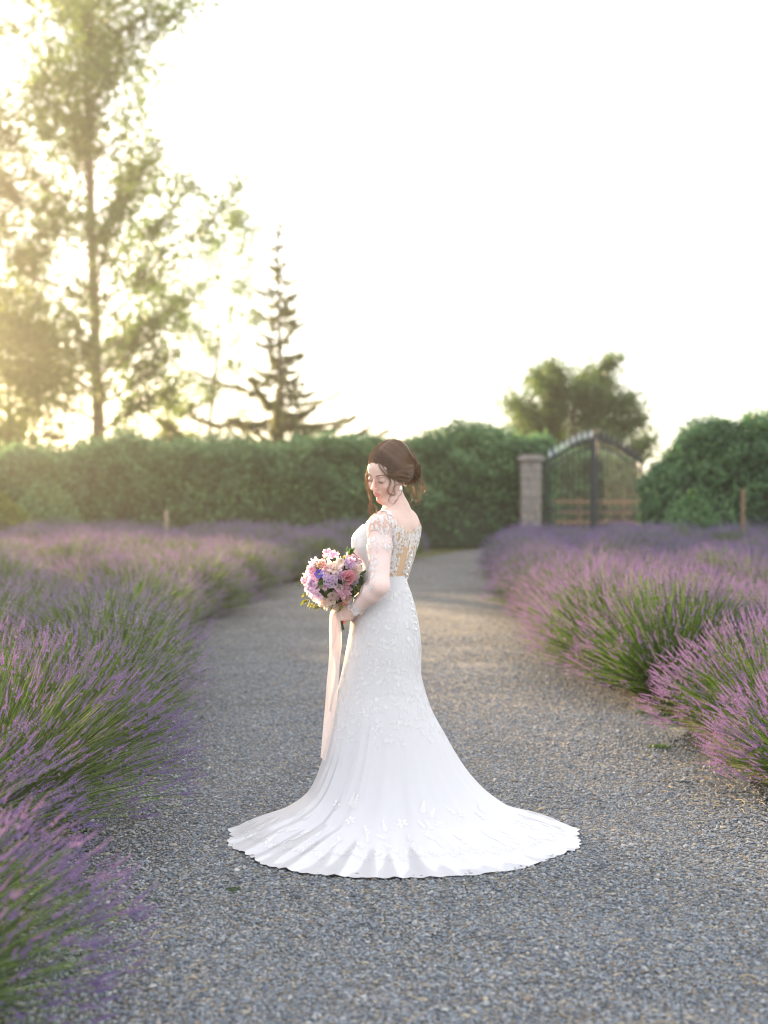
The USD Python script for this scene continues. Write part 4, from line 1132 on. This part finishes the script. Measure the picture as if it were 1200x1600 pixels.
# bodice: the torso alone, offset, cut off along the neckline; sleeves: the arms, offset
torso = Field(body.g[0], body.g[1], np.arange(1.0, 1.52, 0.0035))
torso.ball(hips, (0.118, 0.165, 0.15), BA, 0.03)
torso.ball(waist, (0.086, 0.118, 0.13), BA, 0.06)
torso.ball(chest, (0.094, 0.138, 0.15), BA, 0.05)
torso.ball(chest + fb * 0.05 + up * 0.072, (0.05, 0.115, 0.07), BA, 0.04)
for s in (-1, 1):
    torso.ball(chest + fb * 0.088 + lb * s * 0.066 + up * 0.012, (0.062, 0.062, 0.064), BA, 0.04)
    torso.ball(chest - fb * 0.05 + lb * s * 0.085 + up * 0.07, (0.04, 0.06, 0.08), BA, 0.04)
torso.bone(W(616, 822, 0), sl, 0.064, 0.047, 0.035)
torso.bone(W(619, 822, 0), sr, 0.064, 0.047, 0.035)
def part_of(field, offset, keep):
    v, f = field.surface(offset)
    m = keep(v)
    f = f[m[f].all(1)]
    ids = np.unique(f)
    ren = np.zeros(len(v), int); ren[ids] = np.arange(len(ids))
    return v[ids], ren[f]
def fwd(v, c=None):
    return (v - waist) @ fb
def lat(v):
    return (v - waist) @ lb
z_waist = W(600, 916)[2]
neck_front = lambda v: W(600, 819)[2] - 0.02 * np.clip(1 - np.abs(lat(v)) / 0.06, 0, 1) + 0.25 * np.clip(np.abs(lat(v)) - 0.10, 0, 1)
neck_back = lambda v: W(600, 828)[2] + 0.30 * np.clip(np.abs(lat(v)) - 0.03, 0, 0.2)
front = lambda v: (fwd(v) > 0.002 - 0.10 * np.clip((v[:, 2] - W(0, 850)[2]), -0.1, 0.2)) & (v[:, 2] < neck_front(v)) & (v[:, 2] > z_waist - 0.02)
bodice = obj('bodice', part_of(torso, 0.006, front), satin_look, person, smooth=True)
back = lambda v: (fwd(v) < 0.006) & (v[:, 2] < neck_back(v)) & (v[:, 2] > z_waist - 0.02)
sheer_back = obj('sheer_back', part_of(torso, 0.0035, back), nude_look, person, smooth=True)
left_only = lambda v: (lat(v) > 0.02) & ((v - wl) @ unit(wl - el) < 0.012) & (v[:, 2] < sl[2] + 0.09) & ((v - sl) @ unit(sl - neck) > -0.06)
right_only = lambda v: (lat(v) < -0.02) & ((v - wr) @ unit(wr - er) < 0.012) & ((v - sr) @ unit(sr - neck) > -0.06)
sleeve = obj('sleeve', part_of(arm, 0.0035, left_only), tulle_look, person, smooth=True)
sleeve_far = obj('sleeve', part_of(arm, 0.0035, right_only), tulle_look, person, smooth=True)

clothed = Field(body.g[0], body.g[1], body.g[2]); clothed.F = body.F
def petal(c, n_, d, L, Wd, n_seg=4):
    """A pointed leaf of lace lying across the normal n_, along d: vertices, triangles."""
    b = np.cross(n_, d)
    u = np.linspace(0, 1, n_seg + 1)
    w = np.sin(u * PI * 0.86 + 0.25) * Wd / 2
    v = np.concatenate([c + d * (u * L)[:, None] + b * w[:, None], c + d * (u * L)[:, None] - b * w[:, None]])
    i = np.arange(n_seg)
    f = np.concatenate([np.stack([i, i + n_seg + 1, i + n_seg + 2], 1), np.stack([i, i + n_seg + 2, i + 1], 1)])
    return v, f
def lace_motif(mesh, c, n_, d, size, rng, project, kind):
    """A flower of five petals or a sprig of leaves, laid on the surface by project(points)."""
    b = np.cross(n_, d)
    start = mesh.n
    if kind == 'flower':
        for k in range(5):
            a = k * 2 * PI / 5 + rng.uniform(-0.2, 0.2)
            dd = math.cos(a) * d + math.sin(a) * b
            mesh.add(*petal(c + dd * size * 0.10, n_, dd, size * 0.5, size * 0.30))
    else:
        m = 4
        for k in range(m):
            for s in (-1, 1):
                a = s * rng.uniform(0.55, 0.95)
                dd = math.cos(a) * d + math.sin(a) * b
                mesh.add(*petal(c + d * size * (k / m) * 1.1, n_, dd, size * (0.5 - 0.07 * k), size * 0.17))
        mesh.add(*petal(c + d * size * 1.0, n_, d, size * 0.5, size * 0.24))
        mesh.add(*petal(c, n_, d, size * 1.2, size * 0.07))
    for j in range(len(mesh.v)):
        pass
rng = np.random.default_rng(17)
def lace_over(name, seeds, size, project, normal_at, kinds=('flower', 'sprig'), along=None):
    m = Mesh()
    for c in seeds:
        n_ = normal_at(c[None])[0]
        d0 = (along if along is not None else np.array([0, 0, -1.0])) + rng.normal(0, 0.7, 3)
        d0 = unit(d0 - n_ * (d0 @ n_))
        lace_motif(m, c, n_, d0, size * rng.uniform(0.75, 1.25), rng, None, kinds[rng.integers(0, len(kinds))])
    v, f = m.get()
    return project(v), f
def spread_points(v, n, seed, gap):
    r = np.random.default_rng(seed)
    out = []
    for i in r.permutation(len(v)):
        if all(np.linalg.norm(v[i] - o) > gap for o in out[-400:]):
            out.append(v[i])
            if len(out) == n:
                break
    return np.array(out)
lay = lambda off: (lambda v: clothed.onto(v, off, 4))
sv, _ = part_of(arm, 0.0035, left_only)
along_arm = lambda v: ((v - sl) @ unit(el - sl)) / np.linalg.norm(el - sl)
ua = along_arm(sv)
outer = (sv - sl) @ lb                                           # towards the camera
inner = (sv - el) @ fb
# thick lace at the shoulder and down the front of the upper arm, bare tulle towards the elbow, lace again at the wrist
fore = (sv - el) @ unit(wl - el) / np.linalg.norm(wl - el)
dense = ((ua < 0.42) & (fore < 0.05)) | ((ua < 1.1) & (inner > 0.002) & (fore < 0.5)) | (fore > 0.72)
pts = spread_points(sv[dense], 420, 3, 0.0060)
obj('lace', lace_over('l', pts, 0.0135, lay(0.0046), clothed.gradient), lace_look, sleeve, smooth=True)
sv, _ = part_of(arm, 0.0035, right_only)
obj('lace', lace_over('l', spread_points(sv, 60, 4, 0.02), 0.024, lay(0.006), clothed.gradient), lace_look, sleeve_far, smooth=True)
bv, _ = part_of(torso, 0.0035, back)
zz, la = bv[:, 2], lat(bv)
keyhole = (zz < W(0, 852)[2]) & (la > 0.026) & (la < 0.066)
dense = ~keyhole & (np.abs(la) < 0.17)
obj('lace', lace_over('l', spread_points(bv[dense], 800, 5, 0.0056), 0.0140, lambda v: torso.onto(v, 0.0048, 4), torso.gradient), lace_look, sheer_back, smooth=True)
fv, _ = part_of(torso, 0.006, front)
obj('lace', lace_over('l', spread_points(fv, 300, 6, 0.011), 0.015, lambda v: torso.onto(v, 0.0070, 4), torso.gradient), lace_look, bodice, smooth=True)

# skirt and train. rows: picture height, then how far it reaches to the left, right, towards the camera and away
T = np.array([[906, 567, 634, .112, .112], [918, 560, 637, .120, .118], [935, 555, 643, .135, .128], [960, 549, 650, .158, .145], [985, 547, 655, .170, .155], [1020, 541, 658, .172, .160], [1055, 534, 658, .168, .158],
              [1085, 527, 664, .170, .155], [1110, 521, 672, .182, .158], [1160, 511, 698, .212, .17], [1205, 500, 725, .250, .19], [1245, 481, 761, .305, .22], [1272, 443, 802, .375, .26], [1290, 410, 850, .455, .31], [1301, 388, 880, .545, .35], [1309, 372, 896, .66, .39], [1313, 362, 903, .755, .42]], float)
nt, nr = 420, 120
sq = np.linspace(0, 1, nr) ** 0.92
from scipy.interpolate import PchipInterpolator
key = np.concatenate([[0], np.cumsum(np.hypot(np.diff(T[:, 0]), np.diff(T[:, 2]) * 0.8 + 3))]); key /= key[-1]
row = PchipInterpolator(key, T)(sq)
def left_right(r):
    return (W(606, 0)[0], (606 - r[:, 1]) * M_PX, (r[:, 2] - 606) * M_PX)
_, RL, RR = left_right(row)
Zr = np.array([W(606, y)[2] for y in row[:, 0]]); Zr = np.maximum(Zr - Zr[-1] + 0.008, 0.008)
th = np.linspace(0, 2 * PI, nt, endpoint=False)
def skirt_point(i, t, raise_=0.0):
    """The skirt at row i (may be fractional) and angle t (0 right, pi/2 away, pi left, 3pi/2 towards the camera)."""
    i = np.asarray(i, float); t = np.asarray(t, float)
    g = lambda a: np.interp(i, np.arange(nr), a)
    c, s = np.cos(t), np.sin(t)
    rx = np.where(c > 0, g(RR), g(RL)); ry = np.where(s > 0, g(row[:, 4]), g(row[:, 3]))
    w = np.clip((g(sq) - 0.33) / 0.67, 0, 1)
    r = 1 / np.sqrt((c / rx) ** 2 + (s / ry) ** 2)
    ph = 0.35 * np.sin(3 * t + 1.0)
    tw = t + 0.35 * (1 - w) * np.sin(t + 0.9) + 0.5 * (meshkit.fbm(np.stack([np.cos(t) * 1.3, np.sin(t) * 1.3, 0 * t + 2.5], -1), 2, 8) - 0.5)
    fold = (0.62 * np.sin(7 * tw + ph * 3 + 0.6) + 0.42 * np.sin(13 * tw + 2.1 + 1.1 * np.sin(2 * t)) + 0.22 * np.sin(29 * tw + 4 * ph)) * (0.75 + 0.4 * np.sin(2 * t + 0.5))
    fold = (1.0 - 1.6 * np.abs(np.sin(fold * 0.9 + 0.35))) * (0.35 + 1.3 * meshkit.fbm(np.stack([np.cos(t) * 2.2, np.sin(t) * 2.2, 0.8 * w + 7], -1), 2, 9))
    side_calm = 0.35 + 0.65 * np.abs(s) ** 1.2
    flat = np.clip((g(sq) - 0.80) / 0.2, 0, 1)                   # what lies on the ground
    amp = (0.017 * w ** 1.3 + 0.007 * w) * side_calm * (1 - 0.8 * flat)
    r = r + fold * amp * (0.7 + r)
    z = g(Zr) + 0.022 * flat * (1 - flat) * 4 * (0.5 + 0.5 * fold) * 0.6 + 0.009 * flat * (np.sin(23 * t + 2 * ph) + 0.8 * np.sin(41 * t + 1)) * 0.6 + 0.012 * flat
    edge = np.clip((g(sq) - 0.985) / 0.015, 0, 1)
    r = r + edge * 0.014 * np.abs(np.sin(38 * t + 2 * np.sin(3 * t))) + flat * 0.012 * np.sin(9 * t + 3 * np.sin(2 * t))
    crinkle = (meshkit.fbm(np.stack([np.cos(t) * 5, np.sin(t) * 5, g(sq) * 6], -1), 3, 6) - 0.5) * 0.012 * w
    r = r + crinkle
    return np.stack([r * c, r * s, np.maximum(z, 0.021) + raise_], -1)
I, Tt = np.meshgrid(np.arange(nr), th, indexing='ij')
SV = skirt_point(I.ravel(), Tt.ravel())
i, j = np.meshgrid(np.arange(nr - 1), np.arange(nt), indexing='ij')
qf = np.stack([i * nt + j, (i + 1) * nt + j, (i + 1) * nt + (j + 1) % nt, i * nt + (j + 1) % nt], -1).reshape(-1, 4)
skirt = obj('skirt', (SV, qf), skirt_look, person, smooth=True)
# buttons down the back
for kx in range(13):
    yy = 866 + kx * 10.2
    bx = 639 + 0.0 * kx
    if yy < 912:
        p = torso.onto((waist - fb * 0.11 + up * (W(0, yy)[2] - waist[2]))[None], 0.008)[0]
    else:
        ib = np.interp(yy, row[:, 0], np.arange(nr))
        p = skirt_point(np.array([ib]), np.array([2 * PI - 0.62]))[0] * np.array([1.0, 1.0, 1])
        p = p + np.array([0.8, -0.6, 0]) * 0.002
    bt = trimesh.creation.icosphere(1, 0.0055); bt.apply_translation(p)
    obj('button', bt, pearl_look, person, smooth=True)

def skirt_lace(seeds, size, seed):
    r = np.random.default_rng(seed)
    m = Mesh(); flat_v, flat_f = [], []
    for (ii, tt, sz, a, kind) in seeds:
        base = skirt_point(np.array([ii]), np.array([tt]))[0]
        e1 = skirt_point(np.array([ii - 1.5]), np.array([tt]))[0] - base
        e2 = skirt_point(np.array([ii]), np.array([tt + 0.03]))[0] - base
        l1, l2 = np.linalg.norm(e1) / 1.5, np.linalg.norm(e2) / 0.03
        mm = Mesh()
        lace_motif(mm, np.zeros(3), np.array([0, 0, 1.0]), np.array([math.cos(a), math.sin(a), 0]), sz, r, None, kind)
        pv, pf = mm.get()
        q = skirt_point(np.minimum(ii - pv[:, 1] / l1, nr - 1.0), tt + pv[:, 0] / l2)
        nn_ = unit(np.cross(e2, e1)); nn_ = nn_ * np.sign(nn_ @ np.array([math.cos(tt), math.sin(tt), 0.8]))
        q = q + nn_ * 0.0013
        m.add(q, pf)
    return m
r = np.random.default_rng(8)
seeds = []
for tt in np.linspace(PI * 0.93, PI * 2.07, 90):                # lace border along the hem
    seeds.append((nr - 6.0 - r.uniform(0, 2.5), tt, 0.030, r.uniform(0.9, 2.2), 'flower' if r.random() < 0.6 else 'sprig'))
for tt in np.linspace(PI * 0.97, PI * 2.03, 17):                 # larger sprigs that climb up from it
    for kx in range(3):
        seeds.append((nr - 6 - 4 * kx - r.uniform(0, 4), tt + r.normal(0, 0.03), 0.036, PI / 2 + r.normal(0, 0.5), 'sprig'))
for _ in range(22):
    seeds.append((r.uniform(nr * 0.68, nr * 0.86), r.uniform(PI * 1.05, PI * 1.95), r.uniform(0.03, 0.045), PI / 2 + r.normal(0, 0.5), 'sprig' if r.random() < 0.7 else 'flower'))
skirt_lace(seeds, 0.05, 1).build('hem_lace', lace_look, skirt, smooth=True)
seeds = [(r.uniform(4, nr * 0.48), r.uniform(PI * 0.9, PI * 2.1), r.uniform(0.012, 0.02), r.uniform(0, 2 * PI), 'flower' if r.random() < 0.5 else 'sprig') for _ in range(650)]
skirt_lace(seeds, 0.03, 2).build('skirt_lace', lace_look, skirt, smooth=True)
# ------------------------------------------------------------------ bouquet
def petal_patch(c, out, side, length, width, cup, curl, nu=4, nv=3):
    """A cupped petal that grows from c along out; side is across it."""
    n_ = np.cross(side, out)
    u, v = np.meshgrid(np.linspace(0, 1, nu), np.linspace(-1, 1, nv), indexing='ij')
    w = np.sin(np.clip(u * 0.78 + 0.16, 0, 1) * PI) ** 0.7
    p = c + out * (u * length - curl * length * 0.25 * u ** 4)[..., None] + side * (v * w * width / 2)[..., None] + n_ * (cup * (v ** 2 * w * width * 0.5 - 0.30 * length * np.sin(u * PI * 0.9)) - curl * length * 0.3 * u ** 4)[..., None]
    return p.reshape(-1, 3), grid_faces(nu, nv)
def rose(c, n_, r, rng):
    m = Mesh(); a, b = frames(n_[None]); a, b = a[0], b[0]
    for i in range(22):
        u = i / 21
        ang = i * 2.39996
        o = math.cos(ang) * a + math.sin(ang) * b
        s = np.cross(n_, o)
        open_ = 0.10 + 1.05 * u ** 1.2
        out = unit(n_ * math.cos(open_) + o * math.sin(open_))
        m.add(*petal_patch(c - n_ * r * 0.75 + o * r * (0.06 + 0.30 * u), out, s, r * (1.30 - 0.15 * u), r * (0.5 + 0.75 * u), 0.75 - 0.25 * u, 0.25 + 0.5 * u), tone=0.2 + 0.6 * u + rng.uniform(-0.1, 0.1))
    return m
def ruffled(c, n_, r, rng, count=34):
    m = Mesh(); a, b = frames(n_[None]); a, b = a[0], b[0]
    for i in range(count):
        u = math.sqrt((i + 0.5) / count)
        ang = i * 2.39996
        o = math.cos(ang) * a + math.sin(ang) * b
        out = unit(n_ * math.cos(1.25 * u) + o * math.sin(1.25 * u) + rng.normal(0, 0.2, 3))
        s = unit(np.cross(out, rng.normal(0, 1, 3)))
        m.add(*petal_patch(c - n_ * r * 0.4 + o * r * 0.3 * u, out, s, r * rng.uniform(0.75, 1.05), r * rng.uniform(0.45, 0.7), rng.uniform(-0.8, 0.8), rng.uniform(-0.4, 0.9), 3, 3), tone=rng.uniform(0.1, 0.95))
    return m
def open_flower(c, n_, r, rng, petals=5):
    m = Mesh(); a, b = frames(n_[None]); a, b = a[0], b[0]
    for i in range(petals):
        ang = i * 2 * PI / petals + rng.uniform(-0.15, 0.15)
        o = math.cos(ang) * a + math.sin(ang) * b
        m.add(*petal_patch(c, unit(o + n_ * 0.35), np.cross(n_, o), r, r * 1.05, 0.35, rng.uniform(-0.1, 0.5)), tone=rng.uniform(0.3, 0.9))
    ce = trimesh.creation.icosphere(1, r * 0.16)
    m.add(ce.vertices + c + n_ * r * 0.12, ce.faces, 0.0)
    return m
def leaf_blade(c, out, n_, L, Wd, rng):
    out = unit(out); side = unit(np.cross(n_, out))
    return Mesh().add(*petal_patch(c, out, side, L, Wd, 0.35, rng.uniform(0.1, 0.6), 5, 3), tone=rng.random())
F_LOOK = {
    'lilac': [(0, (0.34, 0.24, 0.35)), (0.5, (0.56, 0.46, 0.58)), (1, (0.70, 0.62, 0.73))], 'pink': [(0, (0.36, 0.10, 0.13)), (0.5, (0.58, 0.26, 0.31)), (1, (0.72, 0.44, 0.48))],
    'cream': [(0, (0.54, 0.46, 0.38)), (0.5, (0.70, 0.655, 0.60)), (1, (0.80, 0.77, 0.73))], 'mauve': [(0, (0.42, 0.25, 0.32)), (0.5, (0.62, 0.44, 0.51)), (1, (0.76, 0.62, 0.67))],
    'blue': [(0, (0.70, 0.6, 0.15)), (0.35, (0.12, 0.10, 0.42)), (0.7, (0.25, 0.22, 0.58)), (1, (0.62, 0.58, 0.80))], 'pale': [(0, (0.46, 0.32, 0.40)), (0.5, (0.70, 0.57, 0.66)), (1, (0.84, 0.75, 0.80))],
    'peach': [(0, (0.44, 0.27, 0.21)), (0.5, (0.62, 0.46, 0.40)), (1, (0.74, 0.62, 0.57))], 'taupe': [(0, (0.26, 0.17, 0.13)), (0.5, (0.46, 0.36, 0.30)), (1, (0.62, 0.54, 0.46))]}
F_LOOK = {k: ramp_look(f'{k}_petal_look', [(a, tuple(0.82 * x + 0.18 * y for x, y in zip(c, (0.80, 0.72, 0.76)))) for a, c in v] if k != 'blue' else v, 0.6, 0.5, specular=0.25) for k, v in F_LOOK.items()}
green_looks = [ramp_look('bouquet_leaf_look', [(0, (0.03, 0.075, 0.02)), (1, (0.10, 0.19, 0.05))], 0.45, 0.3), ramp_look('olive_leaf_look', [(0, (0.12, 0.14, 0.035)), (1, (0.30, 0.30, 0.09))], 0.5, 0.4), ramp_look('sage_leaf_look', [(0, (0.12, 0.17, 0.12)), (1, (0.27, 0.34, 0.24))], 0.5, 0.3)]
BC = W(524, 905, -0.085)
bouquet = thing('bouquet', 'round bouquet of lilac, pink and cream flowers with a long blush ribbon', 'bouquet', O)
rng = np.random.default_rng(23)
def on_dome(px, py, lift=0.0):
    p = W(px, py, -0.085) - BC
    h = math.sqrt(max(0.0, 1 - (p[0] / 0.142) ** 2 - (p[2] / 0.125) ** 2)) * 0.115
    q = BC + np.array([p[0], -h, p[2]])
    n_ = unit(np.array([p[0] / 0.142 ** 2, -h / 0.115 ** 2, p[2] / 0.125 ** 2]))
    return q + n_ * lift, n_
flowers = [('rose', 'lilac', 519, 905, 10, .012), ('rose', 'pink', 546, 899, 11, .012), ('ruffled', 'cream', 523, 884, 14, .004), ('ruffled', 'mauve', 539, 921, 12, .006), ('open_flower', 'blue', 503, 896, 8, .014),
           ('ruffled', 'lilac', 548, 879, 10, .006), ('ruffled', 'pale', 521, 868, 8, .012), ('ruffled', 'pale', 512, 865, 6, .016), ('ruffled', 'pale', 491, 899, 10, 0), ('ruffled', 'lilac', 485, 918, 9, .0), ('ruffled', 'pale', 496, 915, 9, .006),
           ('ruffled', 'pale', 478, 906, 6, .012), ('ruffled', 'mauve', 488, 888, 9, 0), ('ruffled', 'peach', 503, 880, 8, .004), ('ruffled', 'cream', 508, 939, 11, .006), ('open_flower', 'taupe', 519, 933, 9, .010), ('open_flower', 'taupe', 521, 925, 8, .006),
           ('open_flower', 'pale', 501, 927, 9, .010), ('ruffled', 'cream', 561, 888, 11, -.004), ('ruffled', 'lilac', 535, 895, 8, 0), ('open_flower', 'mauve', 530, 915, 7, .006), ('ruffled', 'peach', 544, 936, 7, -.004), ('rose', 'lilac', 489, 909, 7, .01),
           ('ruffled', 'pale', 509, 913, 8, -.006), ('ruffled', 'lilac', 556, 905, 8, -.01), ('ruffled', 'mauve', 527, 930, 8, -.008), ('ruffled', 'pale', 497, 934, 7, -.004), ('ruffled', 'cream', 534, 876, 9, -.004), ('open_flower', 'lilac', 512, 899, 7, 0.004),
           ('ruffled', 'mauve', 512, 888, 8, -.002), ('open_flower', 'pale', 494, 925, 8, .008)]
makers = {'rose': rose, 'ruffled': ruffled, 'open_flower': open_flower}
plain_name = {'rose': 'rose', 'ruffled': 'ruffled_flower', 'open_flower': 'open_flower'}
for kind, col, px, py, r, lift in flowers:
    c, n_ = on_dome(px, py, lift)
    n_ = unit(n_ + rng.normal(0, 0.12, 3))
    obj(plain_name[kind], makers[kind](c, n_, r * M_PX * 1.08, rng).get(), F_LOOK[col], bouquet, smooth=True, tone=makers[kind](c, n_, r * M_PX * 1.08, rng).tone())
for i in range(26):                                             # the far side of the bouquet
    n_ = unit(rng.normal(0, 1, 3) * [1, 0.6, 1] + [0, 0.9, 0.1])
    c = BC + n_ * [0.135, 0.10, 0.118]
    m = ruffled(c, n_, rng.uniform(0.024, 0.034), rng, 22)
    obj('ruffled_flower', m.get(), F_LOOK[['lilac', 'pale', 'cream', 'mauve'][i % 4]], bouquet, smooth=True, tone=m.tone())
core = trimesh.creation.icosphere(3, 1.0)
obj('flower_base', (BC + core.vertices * [0.118, 0.092, 0.10] + [0, 0.0, 0], core.faces), plain_look('bouquet_inside_look', (0.03, 0.05, 0.02), 0.9, 0.3, 40.0), bouquet, smooth=True)
sprays = [(545, 866, 12, 0, 1), (504, 909, 12, 0, 0), (560, 915, 14, 1, 1), (535, 944, 12, 1, 0), (482, 937, 10, 1, 1), (491, 942, 10, 1, 1), (552, 932, 10, 2, 0), (529, 912, 7, 0, 0), (474, 913, 6, 0, 1), (556, 920, 9, 1, 0), (517, 942, 8, 1, 0), (540, 905, 6, 2, 0), (499, 884, 6, 0, 0), (513, 920, 7, 0, 0), (552, 908, 8, 2, 0), (538, 872, 6, 1, 1), (478, 925, 8, 1, 1), (503, 943, 8, 1, 1)]
for px, py, r, look, outward in sprays:
    c, n_ = on_dome(px, py, 0.004)
    away = unit((c - BC) * [1, 0.2, 1])
    for kx in range(7):
        d = unit(n_ * (0.3 + 0.3 * (not outward)) + away * 1.1 * outward + rng.normal(0, 0.55, 3))
        m = leaf_blade(c + rng.normal(0, 0.006, 3), d, unit(n_ + rng.normal(0, 0.4, 3)), r * M_PX * rng.uniform(0.7, 1.2), r * M_PX * 0.36, rng)
        obj('leaf', m.get(), green_looks[look], bouquet, smooth=True, tone=m.tone())
m = leaf_blade(W(562, 898, -0.19), W(576, 890, -0.2) - W(562, 898, -0.19), np.array([0.2, -1, 0.3]), 0.038, 0.011, rng)
obj('leaf', m.get(), green_looks[0], bouquet, smooth=True, tone=m.tone() * 0)
for kx in range(9):                                             # stems in the hand
    a = kx * 2 * PI / 9
    off = np.array([math.cos(a), math.sin(a), 0]) * 0.011
    obj('stem', capped_tube([W(524, 925, -0.085) + off * 2, handle_top + off, handle_low + off * 1.1, handle_low + off * 1.8 - [0, 0, 0.028]], 0.0042, 6), green_looks[0], bouquet, smooth=True, tone=np.full(4 * 6 + 2, 0.4))
blush_look = usdkit.material(stage, '/World/Looks/blush_ribbon_look', {
    'g': ('geometry', {}), 'n': ('noise_texture', {'scale': 25.0, 'detail': 2.0}), 'b': ('bump', {'strength': 0.3, 'distance': 0.004}), 'p': ('principled_bsdf', {'base_color': (0.80, 0.72, 0.71), 'roughness': 0.42, 'sheen_weight': 0.2}),
    't': ('translucent_bsdf', {'color': (0.85, 0.72, 0.69)}), 'm': ('mix_closure', {'fac': 0.45})},
    [('g.position', 'n.vector'), ('n.fac', 'b.height'), ('b.normal', 'p.normal'), ('p.BSDF', 'm.closure1'), ('t.BSDF', 'm.closure2')], surface='m.closure')
def ribbon(rows, d0, seed):
    rows = np.array(rows, float)
    from scipy.interpolate import PchipInterpolator as PI_
    y = np.linspace(rows[0, 0], rows[-1, 0], 60)
    l, r = PI_(rows[:, 0], rows[:, 1])(y), PI_(rows[:, 0], rows[:, 2])(y)
    a = np.linspace(0, 1, 9)
    P = np.stack([[W(l[i] + (r[i] - l[i]) * b, y[i] + 3.0 * (b - 0.5) * (i == 59) * 2, d0 + 0.012 * math.sin(i * 0.16 + seed) + 0.010 * math.sin(b * 4.2 + i * 0.1 + seed)) for b in a] for i in range(60)])
    obj('ribbon', (P.reshape(-1, 3), grid_faces(60, 9)), blush_look, bouquet, smooth=True)
ribbon([[944, 520, 528], [952, 516.5, 529.5], [965, 514.8, 531], [985, 514, 532.5], [1010, 514.5, 532.5], [1035, 513.5, 531], [1060, 511, 529.5], [1095, 508.5, 526.5], [1140, 504.5, 519.5], [1170, 502, 512.5], [1186, 500.5, 508.5]], -0.135, 0)
ribbon([[944, 521, 529], [965, 518, 532], [1000, 519, 534], [1040, 516, 530], [1080, 512, 522], [1110, 510, 518]], -0.115, 2.0)
